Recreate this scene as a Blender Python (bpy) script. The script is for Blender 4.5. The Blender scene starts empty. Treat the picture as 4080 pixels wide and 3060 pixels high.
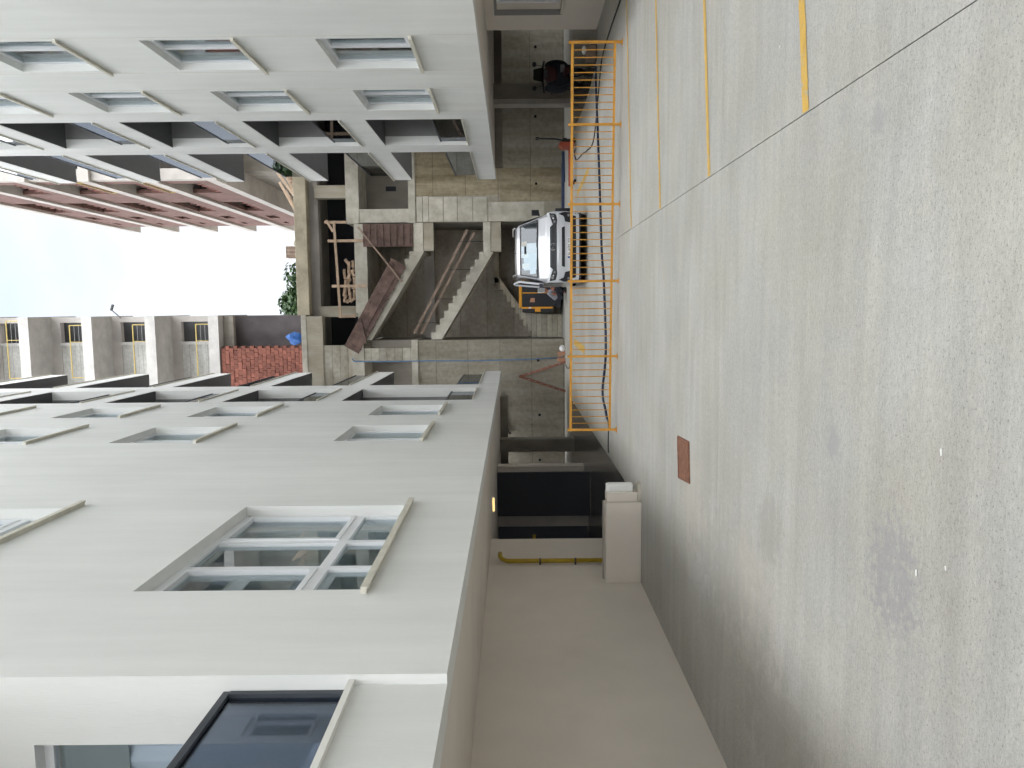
import bpy, bmesh, math, random
from mathutils import Vector, Matrix
random.seed(7)
sc = bpy.context.scene
COL = sc.collection
R = math.radians

# ---------------------------------------------------------------- camera
def cam_basis(yaw, pitch, roll):
    F = Vector((-math.sin(yaw), math.cos(yaw), 0)); Rt = Vector((math.cos(yaw), math.sin(yaw), 0)); U = Vector((0, 0, 1))
    F2 = F*math.cos(pitch)+U*math.sin(pitch); U2 = U*math.cos(pitch)-F*math.sin(pitch)
    return Rt*math.cos(roll)+U2*math.sin(roll), U2*math.cos(roll)-Rt*math.sin(roll), F2
CR, CU, CF = cam_basis(R(5.676), R(0.069), R(-0.531))
EYE = Vector((0, 0, 2.0))
cd = bpy.data.cameras.new('camera'); cam = bpy.data.objects.new('camera', cd); COL.objects.link(cam)
cd.sensor_fit = 'HORIZONTAL'; cd.sensor_width = 36; cd.lens = 36*3064/4080
cd.clip_start = 0.05; cd.clip_end = 2000
# the phone was held upright but the picture is stored on its side: the top of the place is at the left
M = Matrix.Identity(4)
for i, v in enumerate((-CU, CR, -CF)):
    for j in range(3): M[j][i] = v[j]
M.translation = EYE
cam.matrix_world = M
sc.camera = cam

# ---------------------------------------------------------------- sky, sun, exposure
SUN_EL, SUN_AZ = R(78), R(182)      # azimuth measured clockwise from +Y: behind the camera
w = bpy.data.worlds.new('World'); sc.world = w; w.use_nodes = True
nt = w.node_tree; nt.nodes.clear()
def N(t, ty, **k):
    n = t.nodes.new(ty)
    for a, b in k.items(): setattr(n, a, b)
    return n
out = N(nt, 'ShaderNodeOutputWorld'); bg = N(nt, 'ShaderNodeBackground'); sky = N(nt, 'ShaderNodeTexSky')
sky.sky_type = 'NISHITA'; sky.sun_disc = False; sky.sun_elevation = SUN_EL; sky.sun_rotation = SUN_AZ
tc = N(nt, 'ShaderNodeTexCoord'); mp = N(nt, 'ShaderNodeMapping'); mp.inputs['Scale'].default_value = (1, 1, 2.2)
nz = N(nt, 'ShaderNodeTexNoise'); nz.inputs['Scale'].default_value = 2.6; nz.inputs['Detail'].default_value = 5; nz.inputs['Roughness'].default_value = 0.55
cr = N(nt, 'ShaderNodeValToRGB')
cr.color_ramp.elements[0].position = 0.32; cr.color_ramp.elements[0].color = (0.80, 0.80, 0.80, 1)
cr.color_ramp.elements[1].position = 0.62; cr.color_ramp.elements[1].color = (0.97, 0.97, 0.97, 1)
mx = N(nt, 'ShaderNodeMix', data_type='RGBA'); 
cr2 = N(nt, 'ShaderNodeValToRGB'); cr2.color_ramp.elements[0].position = 0.36; cr2.color_ramp.elements[1].position = 0.60
cr2.color_ramp.elements[0].color = (2.6, 2.85, 3.25, 1); cr2.color_ramp.elements[1].color = (3.0, 3.1, 3.25, 1)
nt.links.new(nz.outputs['Fac'], cr2.inputs[0]); nt.links.new(cr2.outputs[0], mx.inputs['B'])
nt.links.new(tc.outputs['Generated'], mp.inputs[0]); nt.links.new(mp.outputs[0], nz.inputs['Vector'])
nt.links.new(nz.outputs['Fac'], cr.inputs[0]); nt.links.new(cr.outputs[0], mx.inputs['Factor'])
nt.links.new(sky.outputs[0], mx.inputs['A']); nt.links.new(mx.outputs['Result'], bg.inputs[0])
bg.inputs[1].default_value = 0.05
nt.links.new(bg.outputs[0], out.inputs[0])
sd = bpy.data.lights.new('sun', 'SUN'); sd.energy = 1.5; sd.angle = R(140); sd.color = (1, 0.998, 0.99)
so = bpy.data.objects.new('sun', sd); COL.objects.link(so)
sdir = Vector((math.sin(SUN_AZ)*math.cos(SUN_EL), math.cos(SUN_AZ)*math.cos(SUN_EL), math.sin(SUN_EL)))
so.rotation_euler = sdir.to_track_quat('Z', 'Y').to_euler(); so.location = (0, -5, 30)
vs = sc.view_settings; vs.view_transform = 'Standard'; vs.look = 'None'; vs.exposure = 2.88; vs.gamma = 1; vs.use_curve_mapping = False
sc.render.engine = 'CYCLES'
sc.cycles.max_bounces = 8; sc.cycles.diffuse_bounces = 5; sc.cycles.glossy_bounces = 3; sc.cycles.transparent_max_bounces = 12
sc.cycles.use_adaptive_sampling = True; sc.cycles.adaptive_threshold = 0.03
sc.cycles.use_denoising = True; sc.cycles.sample_clamp_indirect = 6

# ---------------------------------------------------------------- helpers: materials
MATS = {}
def mat(name, base, rough=0.8, var=0.12, scale=3.0, bump=0.0, bscale=40.0, metal=0.0, spec=0.4, tint=None, stretch=(1, 1, 1), rnd=0.0, coat=0.0, detail=6, var2=0.0, scale2=0.6):
    m = bpy.data.materials.new(name); m.use_nodes = True; t = m.node_tree
    b = t.nodes['Principled BSDF']
    b.inputs['Roughness'].default_value = rough; b.inputs['Metallic'].default_value = metal
    b.inputs['Specular IOR Level'].default_value = spec; b.inputs['Coat Weight'].default_value = coat
    c = N(t, 'ShaderNodeTexCoord'); mp = N(t, 'ShaderNodeMapping'); mp.inputs['Scale'].default_value = stretch
    t.links.new(c.outputs['Object'], mp.inputs[0])
    n = N(t, 'ShaderNodeTexNoise'); n.inputs['Scale'].default_value = scale; n.inputs['Detail'].default_value = detail; n.inputs['Roughness'].default_value = 0.6
    t.links.new(mp.outputs[0], n.inputs['Vector'])
    rp = N(t, 'ShaderNodeValToRGB')
    lo = [max(0, x*(1-var)) for x in base]; hi = [x*(1+var) for x in base]
    if tint: lo = [x*y for x, y in zip(lo, tint)]
    rp.color_ramp.elements[0].position = 0.3; rp.color_ramp.elements[1].position = 0.7
    rp.color_ramp.elements[0].color = (*lo, 1); rp.color_ramp.elements[1].color = (*hi, 1)
    t.links.new(n.outputs['Fac'], rp.inputs[0])
    src = rp.outputs[0]
    def mul(src, fac, amt):
        h = N(t, 'ShaderNodeMapRange'); h.inputs['From Min'].default_value = 0.3; h.inputs['From Max'].default_value = 0.7
        h.inputs['To Min'].default_value = 1-amt; h.inputs['To Max'].default_value = 1+amt
        t.links.new(fac, h.inputs[0])
        v = N(t, 'ShaderNodeVectorMath', operation='SCALE'); t.links.new(src, v.inputs[0]); t.links.new(h.outputs[0], v.inputs['Scale'])
        return v.outputs[0]
    if var2:
        n2 = N(t, 'ShaderNodeTexNoise'); n2.inputs['Scale'].default_value = scale2; n2.inputs['Detail'].default_value = 4
        t.links.new(c.outputs['Object'], n2.inputs['Vector']); src = mul(src, n2.outputs['Fac'], var2)
    if rnd:
        oi = N(t, 'ShaderNodeObjectInfo'); h = N(t, 'ShaderNodeMapRange'); h.inputs['To Min'].default_value = 1-rnd; h.inputs['To Max'].default_value = 1+rnd
        t.links.new(oi.outputs['Random'], h.inputs[0])
        v = N(t, 'ShaderNodeVectorMath', operation='SCALE'); t.links.new(src, v.inputs[0]); t.links.new(h.outputs[0], v.inputs['Scale']); src = v.outputs[0]
    t.links.new(src, b.inputs['Base Color'])
    if bump:
        n3 = N(t, 'ShaderNodeTexNoise'); n3.inputs['Scale'].default_value = bscale; n3.inputs['Detail'].default_value = 5
        t.links.new(mp.outputs[0], n3.inputs['Vector'])
        bp = N(t, 'ShaderNodeBump'); bp.inputs['Strength'].default_value = bump; bp.inputs['Distance'].default_value = 0.02
        t.links.new(n3.outputs['Fac'], bp.inputs['Height']); t.links.new(bp.outputs[0], b.inputs['Normal'])
    MATS[name] = m
    return m

def glass(name, tint, refl=0.5, ior=1.5, rough=0.02, base=0.04):
    m = bpy.data.materials.new(name); m.use_nodes = True; t = m.node_tree; t.nodes.clear()
    o = N(t, 'ShaderNodeOutputMaterial'); tr = N(t, 'ShaderNodeBsdfTransparent'); tr.inputs[0].default_value = (*tint, 1)
    g = N(t, 'ShaderNodeBsdfGlossy'); g.inputs['Roughness'].default_value = rough; g.inputs[0].default_value = (0.92, 0.96, 1, 1)
    f = N(t, 'ShaderNodeFresnel'); f.inputs[0].default_value = ior
    a = N(t, 'ShaderNodeMath', operation='MULTIPLY_ADD'); a.inputs[1].default_value = refl*2; a.inputs[2].default_value = base; a.use_clamp = True
    mxs = N(t, 'ShaderNodeMixShader')
    t.links.new(f.outputs[0], a.inputs[0]); t.links.new(a.outputs[0], mxs.inputs[0]); t.links.new(tr.outputs[0], mxs.inputs[1]); t.links.new(g.outputs[0], mxs.inputs[2])
    t.links.new(mxs.outputs[0], o.inputs[0]); MATS[name] = m
    return m

mat('plaster', (0.76, 0.77, 0.756), 0.9, 0.045, 2.0, 0.15, 90, stretch=(1.4, 1.4, .16), var2=0.035, scale2=0.5, spec=0.2)
mat('plaster_low', (0.72, 0.665, 0.605), 0.9, 0.03, 1.0, 0.12, 80, var2=0.04, scale2=0.5, spec=0.2)
mat('plaster_white', (0.78, 0.78, 0.74), 0.85, 0.03, 2.0, 0.08, 80, spec=0.2)
mat('sill_stone', (0.62, 0.60, 0.52), 0.7, 0.10, 8, 0.1, 60)
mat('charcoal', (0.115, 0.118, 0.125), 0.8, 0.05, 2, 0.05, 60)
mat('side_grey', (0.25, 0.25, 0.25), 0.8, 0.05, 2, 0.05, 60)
mat('pvc', (0.78, 0.80, 0.83), 0.35, 0.02, 4)
mat('interior', (0.45, 0.43, 0.38), 0.9, 0.08, 1)
mat('lightener_grey', (0.50, 0.535, 0.54), 0.9, 0.25, 1.5, var2=0.2, scale2=2)  # mottled grey of the sheets added to brighten the windows
mat('curtain', (0.70, 0.77, 0.83), 0.9, 0.05, 4)
mat('blind', (0.33, 0.37, 0.36), 0.7, 0.05, 4)
glass('pane_glass', (0.87, 0.90, 0.90), 0.22, 1.5, 0.01, 0.03)
glass('clear_glass', (0.95, 0.97, 0.99), 0.2, 1.4, 0.01, 0.03)
glass('smoke_glass', (0.22, 0.235, 0.255), 0.36, 1.42, 0.02, 0.04)
glass('blue_glass', (0.46, 0.50, 0.56), 0.2, 1.4, 0.02, 0.03)
mat('dark_alu', (0.055, 0.062, 0.075), 0.45, 0.05, 5, metal=0.2)
mat('conc_old', (0.34, 0.315, 0.26), 0.92, 0.22, 1.6, 0.5, 14, stretch=(1, 1, 0.35), var2=0.18, scale2=0.5, tint=(1.0, 0.96, 0.86))
mat('conc_pale', (0.46, 0.44, 0.385), 0.92, 0.20, 2.6, 0.5, 20, var2=0.16, rnd=0.12, scale2=0.8, tint=(1, 0.97, 0.9))
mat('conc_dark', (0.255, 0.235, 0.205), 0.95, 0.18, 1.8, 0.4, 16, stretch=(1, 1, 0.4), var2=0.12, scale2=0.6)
mat('conc_yellow', (0.38, 0.335, 0.25), 0.92, 0.22, 2.2, 0.4, 18, var2=0.2, scale2=0.9)
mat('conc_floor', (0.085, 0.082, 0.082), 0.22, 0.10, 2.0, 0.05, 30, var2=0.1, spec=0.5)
mat('conc_grey', (0.42, 0.41, 0.395), 0.92, 0.14, 1.8, 0.3, 16, var2=0.12, scale2=0.6)
mat('conc_back', (0.40, 0.375, 0.35), 0.92, 0.12, 1.5, 0.3, 14, var2=0.12, scale2=0.5)
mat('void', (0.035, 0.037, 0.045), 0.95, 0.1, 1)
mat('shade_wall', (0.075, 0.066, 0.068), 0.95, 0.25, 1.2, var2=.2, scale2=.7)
mat('hole', (0.012, 0.012, 0.012), 1.0, 0.0, 1)
mat('brick', (0.165, 0.062, 0.045), 0.92, 0.16, 9, 0.5, 30, rnd=0.28)
mat('wood_raw', (0.42, 0.31, 0.22), 0.85, 0.2, 6, 0.3, 30, rnd=0.12)
mat('wood_red', (0.135, 0.088, 0.074), 0.85, 0.35, 5, 0.6, 14, var2=0.25, scale2=2)
mat('wood_grey', (0.27, 0.20, 0.155), 0.9, 0.25, 6, 0.4, 25, rnd=0.15)
mat('yellow_paint', (0.62, 0.30, 0.04), 0.5, 0.16, 5, 0.05, 60, coat=0.15)
def worn_paint():
    m = mat('road_yellow', (0.58, 0.37, 0.085), 0.8, 0.12, 9, 0.3, 80); t = m.node_tree; b = t.nodes['Principled BSDF']; old = b.inputs['Base Color'].links[0].from_socket
    c = N(t, 'ShaderNodeTexCoord'); n = N(t, 'ShaderNodeTexNoise'); n.inputs['Scale'].default_value = 11; n.inputs['Detail'].default_value = 9; n.inputs['Roughness'].default_value = .7
    t.links.new(c.outputs['Object'], n.inputs['Vector']); h = N(t, 'ShaderNodeMapRange'); h.inputs['From Min'].default_value = .36; h.inputs['From Max'].default_value = .44
    t.links.new(n.outputs['Fac'], h.inputs[0]); x = N(t, 'ShaderNodeMix', data_type='RGBA'); x.inputs['A'].default_value = (0.40, 0.375, 0.30, 1)
    t.links.new(h.outputs[0], x.inputs['Factor']); t.links.new(old, x.inputs['B']); t.links.new(x.outputs['Result'], b.inputs['Base Color'])
worn_paint()
mat('guard_yellow', (0.44, 0.34, 0.11), 0.6, 0.1, 6)
mat('gas_yellow', (0.42, 0.29, 0.02), 0.5, 0.08, 6)
mat('van_paint', (0.61, 0.63, 0.67), 0.28, 0.02, 3, coat=0.8)
mat('black_plastic', (0.018, 0.020, 0.024), 0.5, 0.15, 8)
mat('rubber', (0.016, 0.016, 0.017), 0.85, 0.2, 10)
mat('chrome', (0.62, 0.63, 0.66), 0.2, 0.05, 6, metal=0.9)
mat('lens', (0.22, 0.23, 0.25), 0.12, 0.3, 20, metal=0.6, coat=1)
mat('lamp_white', (0.8, 0.82, 0.84), 0.2, 0.05, 6)
glass('van_glass', (0.72, 0.80, 0.82), 0.28, 1.45, 0.01, 0.05)
mat('plate_white', (0.78, 0.79, 0.80), 0.5, 0.02, 5)
mat('plate_blue', (0.02, 0.06, 0.32), 0.5, 0.05, 5)
mat('ink', (0.015, 0.015, 0.02), 0.6, 0.0, 5)
mat('rust', (0.20, 0.092, 0.056), 0.8, 0.35, 14, 0.4, 60)
mat('steel_red', (0.21, 0.085, 0.055), 0.7, 0.2, 8)
mat('pipe_brown', (0.085, 0.062, 0.05), 0.55, 0.15, 5)
mat('pipe_dark', (0.06, 0.058, 0.055), 0.6, 0.15, 5)
mat('hose_blue', (0.016, 0.034, 0.075), 0.5, 0.15, 6)
mat('hose_light', (0.10, 0.20, 0.36), 0.5, 0.15, 6)
mat('cable', (0.02, 0.022, 0.028), 0.6, 0.1, 6)
mat('tarp_blue', (0.012, 0.075, 0.26), 0.45, 0.2, 6)
mat('board_blue', (0.035, 0.052, 0.11), 0.6, 0.15, 6)
mat('orange_red', (0.36, 0.07, 0.035), 0.45, 0.1, 6)
mat('gen_yellow', (0.75, 0.33, 0.02), 0.4, 0.06, 6)
mat('gen_black', (0.018, 0.02, 0.026), 0.5, 0.15, 8)
mat('navy_door', (0.022, 0.028, 0.045), 0.5, 0.15, 4)
mat('red_dark', (0.055, 0.012, 0.015), 0.4, 0.2, 6)
mat('cloth_dark', (0.02, 0.022, 0.03), 0.9, 0.3, 10, 0.4, 30)
mat('shirt', (0.26, 0.27, 0.30), 0.95, 0.12, 8, 0.3, 30)
mat('skin', (0.36, 0.16, 0.11), 0.6, 0.08, 8)
mat('hair', (0.02, 0.015, 0.012), 0.7, 0.2, 20)
mat('bag_white', (0.80, 0.80, 0.80), 0.6, 0.05, 8)
mat('paper', (0.85, 0.85, 0.83), 0.7, 0.05, 8)
mat('brick_pale', (0.48, 0.25, 0.16), 0.9, 0.15, 8, 0.3, 30)
mat('green_label', (0.08, 0.45, 0.10), 0.5, 0.1, 6)
mat('leaf', (0.042, 0.092, 0.026), 0.6, 0.35, 3, rnd=0.0)
mat('bark', (0.10, 0.07, 0.045), 0.9, 0.3, 8, 0.5, 20)
mat('litter', (0.35, 0.33, 0.30), 0.9, 0.3, 20)
def emit(name, col, s):
    m = bpy.data.materials.new(name); m.use_nodes = True; b = m.node_tree.nodes['Principled BSDF']
    b.inputs['Base Color'].default_value = (*col, 1); b.inputs['Emission Color'].default_value = (*col, 1); b.inputs['Emission Strength'].default_value = s
    MATS[name] = m
emit('lamp_glow', (1.0, 0.72, 0.30), 0.16)

def brick_wall_mat():
    m = bpy.data.materials.new('brick_far'); m.use_nodes = True; t = m.node_tree; b = t.nodes['Principled BSDF']; b.inputs['Roughness'].default_value = 0.95
    c = N(t, 'ShaderNodeTexCoord'); s = N(t, 'ShaderNodeSeparateXYZ'); k = N(t, 'ShaderNodeCombineXYZ')
    t.links.new(c.outputs['Object'], s.inputs[0]); t.links.new(s.outputs[1], k.inputs[0]); t.links.new(s.outputs[2], k.inputs[1])
    br = N(t, 'ShaderNodeTexBrick'); br.inputs['Scale'].default_value = 1.0; br.inputs['Brick Width'].default_value = 0.24; br.inputs['Row Height'].default_value = 0.2
    br.inputs['Mortar Size'].default_value = 0.012; br.inputs['Color1'].default_value = (0.15, 0.078, 0.063, 1); br.inputs['Color2'].default_value = (0.11, 0.056, 0.047, 1); br.inputs['Mortar'].default_value = (0.17, 0.10, 0.085, 1)
    t.links.new(k.outputs[0], br.inputs['Vector'])
    n = N(t, 'ShaderNodeTexNoise'); n.inputs['Scale'].default_value = 1.3; n.inputs['Detail'].default_value = 8; t.links.new(c.outputs['Object'], n.inputs['Vector'])
    h = N(t, 'ShaderNodeMapRange'); h.inputs['To Min'].default_value = 0.65; h.inputs['To Max'].default_value = 1.35; t.links.new(n.outputs['Fac'], h.inputs[0])
    v = N(t, 'ShaderNodeVectorMath', operation='SCALE'); t.links.new(br.outputs['Color'], v.inputs[0]); t.links.new(h.outputs[0], v.inputs['Scale']); t.links.new(v.outputs[0], b.inputs['Base Color'])
    bp = N(t, 'ShaderNodeBump'); bp.inputs['Strength'].default_value = 0.6; bp.inputs['Distance'].default_value = 0.03; t.links.new(br.outputs['Fac'], bp.inputs['Height']); bp.invert = True
    t.links.new(bp.outputs[0], b.inputs['Normal']); MATS['brick_far'] = m
brick_wall_mat()

def boarded(name, base, axis, width, dark=0.72, tint=(1, 0.95, 0.85), rough_bump=0.5, vert=False):
    """concrete cast against boards: faint board joints along one axis plus damp streaks running down"""
    m = bpy.data.materials.new(name); m.use_nodes = True; t = m.node_tree; b = t.nodes['Principled BSDF']; b.inputs['Roughness'].default_value = 0.93; b.inputs['Specular IOR Level'].default_value = 0.2
    c = N(t, 'ShaderNodeTexCoord'); s = N(t, 'ShaderNodeSeparateXYZ'); t.links.new(c.outputs['Object'], s.inputs[0])
    mm = N(t, 'ShaderNodeMath', operation='MODULO'); a = N(t, 'ShaderNodeMath', operation='ADD'); a.inputs[1].default_value = 100.0
    t.links.new(s.outputs[axis], a.inputs[0]); t.links.new(a.outputs[0], mm.inputs[0]); mm.inputs[1].default_value = width
    lt = N(t, 'ShaderNodeMath', operation='LESS_THAN'); lt.inputs[1].default_value = 0.022; t.links.new(mm.outputs[0], lt.inputs[0])
    fl = N(t, 'ShaderNodeMath', operation='DIVIDE'); fl.inputs[1].default_value = width; t.links.new(a.outputs[0], fl.inputs[0])
    ff = N(t, 'ShaderNodeMath', operation='FLOOR'); t.links.new(fl.outputs[0], ff.inputs[0])
    wn = N(t, 'ShaderNodeTexWhiteNoise', noise_dimensions='1D'); t.links.new(ff.outputs[0], wn.inputs['W'])
    n1 = N(t, 'ShaderNodeTexNoise'); n1.inputs['Scale'].default_value = 1.1; n1.inputs['Detail'].default_value = 8; n1.inputs['Roughness'].default_value = 0.65
    mp = N(t, 'ShaderNodeMapping'); mp.inputs['Scale'].default_value = (2.2, 2.2, 0.28) if axis != 2 or vert else (0.7, 0.7, 1.6)
    t.links.new(c.outputs['Object'], mp.inputs[0]); t.links.new(mp.outputs[0], n1.inputs['Vector'])
    n2 = N(t, 'ShaderNodeTexNoise'); n2.inputs['Scale'].default_value = 7; n2.inputs['Detail'].default_value = 8; t.links.new(c.outputs['Object'], n2.inputs['Vector'])
    r1 = N(t, 'ShaderNodeValToRGB'); e = r1.color_ramp.elements
    e[0].position = 0.30; e[0].color = (*[x*y*dark for x, y in zip(base, tint)], 1); e[1].position = 0.68; e[1].color = (*[x*1.18 for x in base], 1)
    t.links.new(n1.outputs['Fac'], r1.inputs[0])
    h = N(t, 'ShaderNodeMapRange'); h.inputs['To Min'].default_value = 0.84; h.inputs['To Max'].default_value = 1.14; t.links.new(wn.outputs['Value'], h.inputs[0])
    h2 = N(t, 'ShaderNodeMapRange'); h2.inputs['From Min'].default_value = 0.3; h2.inputs['From Max'].default_value = 0.7; h2.inputs['To Min'].default_value = 0.85; h2.inputs['To Max'].default_value = 1.12; t.links.new(n2.outputs['Fac'], h2.inputs[0])
    p1 = N(t, 'ShaderNodeMath', operation='MULTIPLY'); t.links.new(h.outputs[0], p1.inputs[0]); t.links.new(h2.outputs[0], p1.inputs[1])
    j = N(t, 'ShaderNodeMath', operation='MULTIPLY_ADD'); j.inputs[1].default_value = -0.35; j.inputs[2].default_value = 1.0; t.links.new(lt.outputs[0], j.inputs[0])
    p2 = N(t, 'ShaderNodeMath', operation='MULTIPLY'); t.links.new(p1.outputs[0], p2.inputs[0]); t.links.new(j.outputs[0], p2.inputs[1])
    v = N(t, 'ShaderNodeVectorMath', operation='SCALE'); t.links.new(r1.outputs[0], v.inputs[0]); t.links.new(p2.outputs[0], v.inputs['Scale']); t.links.new(v.outputs[0], b.inputs['Base Color'])
    ad = N(t, 'ShaderNodeMath', operation='MULTIPLY_ADD'); ad.inputs[1].default_value = -0.6; t.links.new(lt.outputs[0], ad.inputs[0]); t.links.new(n2.outputs['Fac'], ad.inputs[2])
    bp = N(t, 'ShaderNodeBump'); bp.inputs['Strength'].default_value = rough_bump; bp.inputs['Distance'].default_value = 0.03; t.links.new(ad.outputs[0], bp.inputs['Height']); t.links.new(bp.outputs[0], b.inputs['Normal'])
    MATS[name] = m
boarded('conc_boards_h', (0.30, 0.28, 0.235), 2, 1.22, vert=True)
boarded('conc_streak', (0.31, 0.27, 0.19), 2, 1.22, 0.45, (1, .88, .7), vert=True)
boarded('conc_boards_v', (0.37, 0.34, 0.295), 2, 1.12, 0.8)
boarded('conc_boards_s', (0.45, 0.425, 0.36), 2, 0.21)
boarded('conc_boards_g', (0.40, 0.395, 0.375), 2, 0.9, 0.8, (1, 1, .97))
boarded('conc_boards_p', (0.40, 0.38, 0.33), 2, 0.30)

def ground_mat():
    m = bpy.data.materials.new('yard_concrete'); m.use_nodes = True; t = m.node_tree; b = t.nodes['Principled BSDF']
    b.inputs['Roughness'].default_value = 0.72; b.inputs['Specular IOR Level'].default_value = 0.35
    g = N(t, 'ShaderNodeNewGeometry')
    def noise(scale, det, sx=1, sy=1, rough=0.6, off=(0, 0, 0)):
        mp = N(t, 'ShaderNodeMapping'); mp.inputs['Scale'].default_value = (sx, sy, 1); mp.inputs['Location'].default_value = off
        n = N(t, 'ShaderNodeTexNoise'); n.inputs['Scale'].default_value = scale; n.inputs['Detail'].default_value = det; n.inputs['Roughness'].default_value = rough
        t.links.new(g.outputs['Position'], mp.inputs[0]); t.links.new(mp.outputs[0], n.inputs['Vector']); return n.outputs['Fac']
    def rng(f, a, c, lo, hi):
        h = N(t, 'ShaderNodeMapRange'); h.inputs['From Min'].default_value = a; h.inputs['From Max'].default_value = c; h.inputs['To Min'].default_value = lo; h.inputs['To Max'].default_value = hi
        t.links.new(f, h.inputs[0]); return h.outputs[0]
    def mulf(a, c):
        n = N(t, 'ShaderNodeMath', operation='MULTIPLY'); t.links.new(a, n.inputs[0]); t.links.new(c, n.inputs[1]); return n.outputs[0]
    big = rng(noise(0.45, 5), 0.3, 0.7, 0.86, 1.10)
    streak = rng(noise(2.2, 6, 0.25, 2.6), 0.3, 0.7, 0.90, 1.08)      # broom and screed marks run across the yard
    fine = rng(noise(34, 4, 0.6, 1.3, 0.7), 0.32, 0.68, 0.86, 1.10)
    pores = mulf(rng(noise(62, 3, 1, 1.25), 0.33, 0.43, 0.66, 1.0), rng(noise(150, 2), 0.34, 0.44, 0.75, 1.0))
    tot = mulf(mulf(big, streak), mulf(fine, pores))
    rp = N(t, 'ShaderNodeValToRGB'); e = rp.color_ramp.elements; e[0].position = 0.35; e[0].color = (0.43, 0.418, 0.372, 1); e[1].position = 0.65; e[1].color = (0.45, 0.447, 0.425, 1)
    t.links.new(noise(0.8, 4, off=(5, 3, 0)), rp.inputs[0])
    v = N(t, 'ShaderNodeVectorMath', operation='SCALE'); t.links.new(rp.outputs[0], v.inputs[0]); t.links.new(tot, v.inputs['Scale'])
    col = v.outputs[0]
    def stain(col, cx, cy, rx, ry, c, amt, ns, thr=0.5):
        mp = N(t, 'ShaderNodeMapping'); mp.inputs['Location'].default_value = (-cx/rx, -cy/ry, 0); mp.inputs['Scale'].default_value = (1/rx, 1/ry, 0)
        t.links.new(g.outputs['Position'], mp.inputs[0])
        ln = N(t, 'ShaderNodeVectorMath', operation='LENGTH'); t.links.new(mp.outputs[0], ln.inputs[0])
        ed = rng(ln.outputs['Value'], 0.25, 1.0, 0.22, -0.25)
        ad = N(t, 'ShaderNodeMath', operation='ADD'); t.links.new(ed, ad.inputs[0]); t.links.new(noise(ns, 6, off=(cx, cy, 0)), ad.inputs[1])
        k = rng(ad.outputs[0], thr-.04, thr+(0.12 if ns > 6 else .38), 0, amt)
        mxx = N(t, 'ShaderNodeMix', data_type='RGBA'); mxx.clamp_factor = True
        t.links.new(k, mxx.inputs['Factor']); t.links.new(col, mxx.inputs['A']); mxx.inputs['B'].default_value = (*c, 1)
        return mxx.outputs['Result']
    for s in STAINS: col = stain(col, *s)
    t.links.new(col, b.inputs['Base Color'])
    bp = N(t, 'ShaderNodeBump'); bp.inputs['Strength'].default_value = 0.55; bp.inputs['Distance'].default_value = 0.006
    hh = N(t, 'ShaderNodeMath', operation='MULTIPLY_ADD'); hh.inputs[1].default_value = 0.8
    t.links.new(pores, hh.inputs[0]); t.links.new(noise(60, 5, 0.5, 1.4), hh.inputs[2])
    t.links.new(hh.outputs[0], bp.inputs['Height']); t.links.new(bp.outputs[0], b.inputs['Normal']); MATS['yard_concrete'] = m

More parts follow.
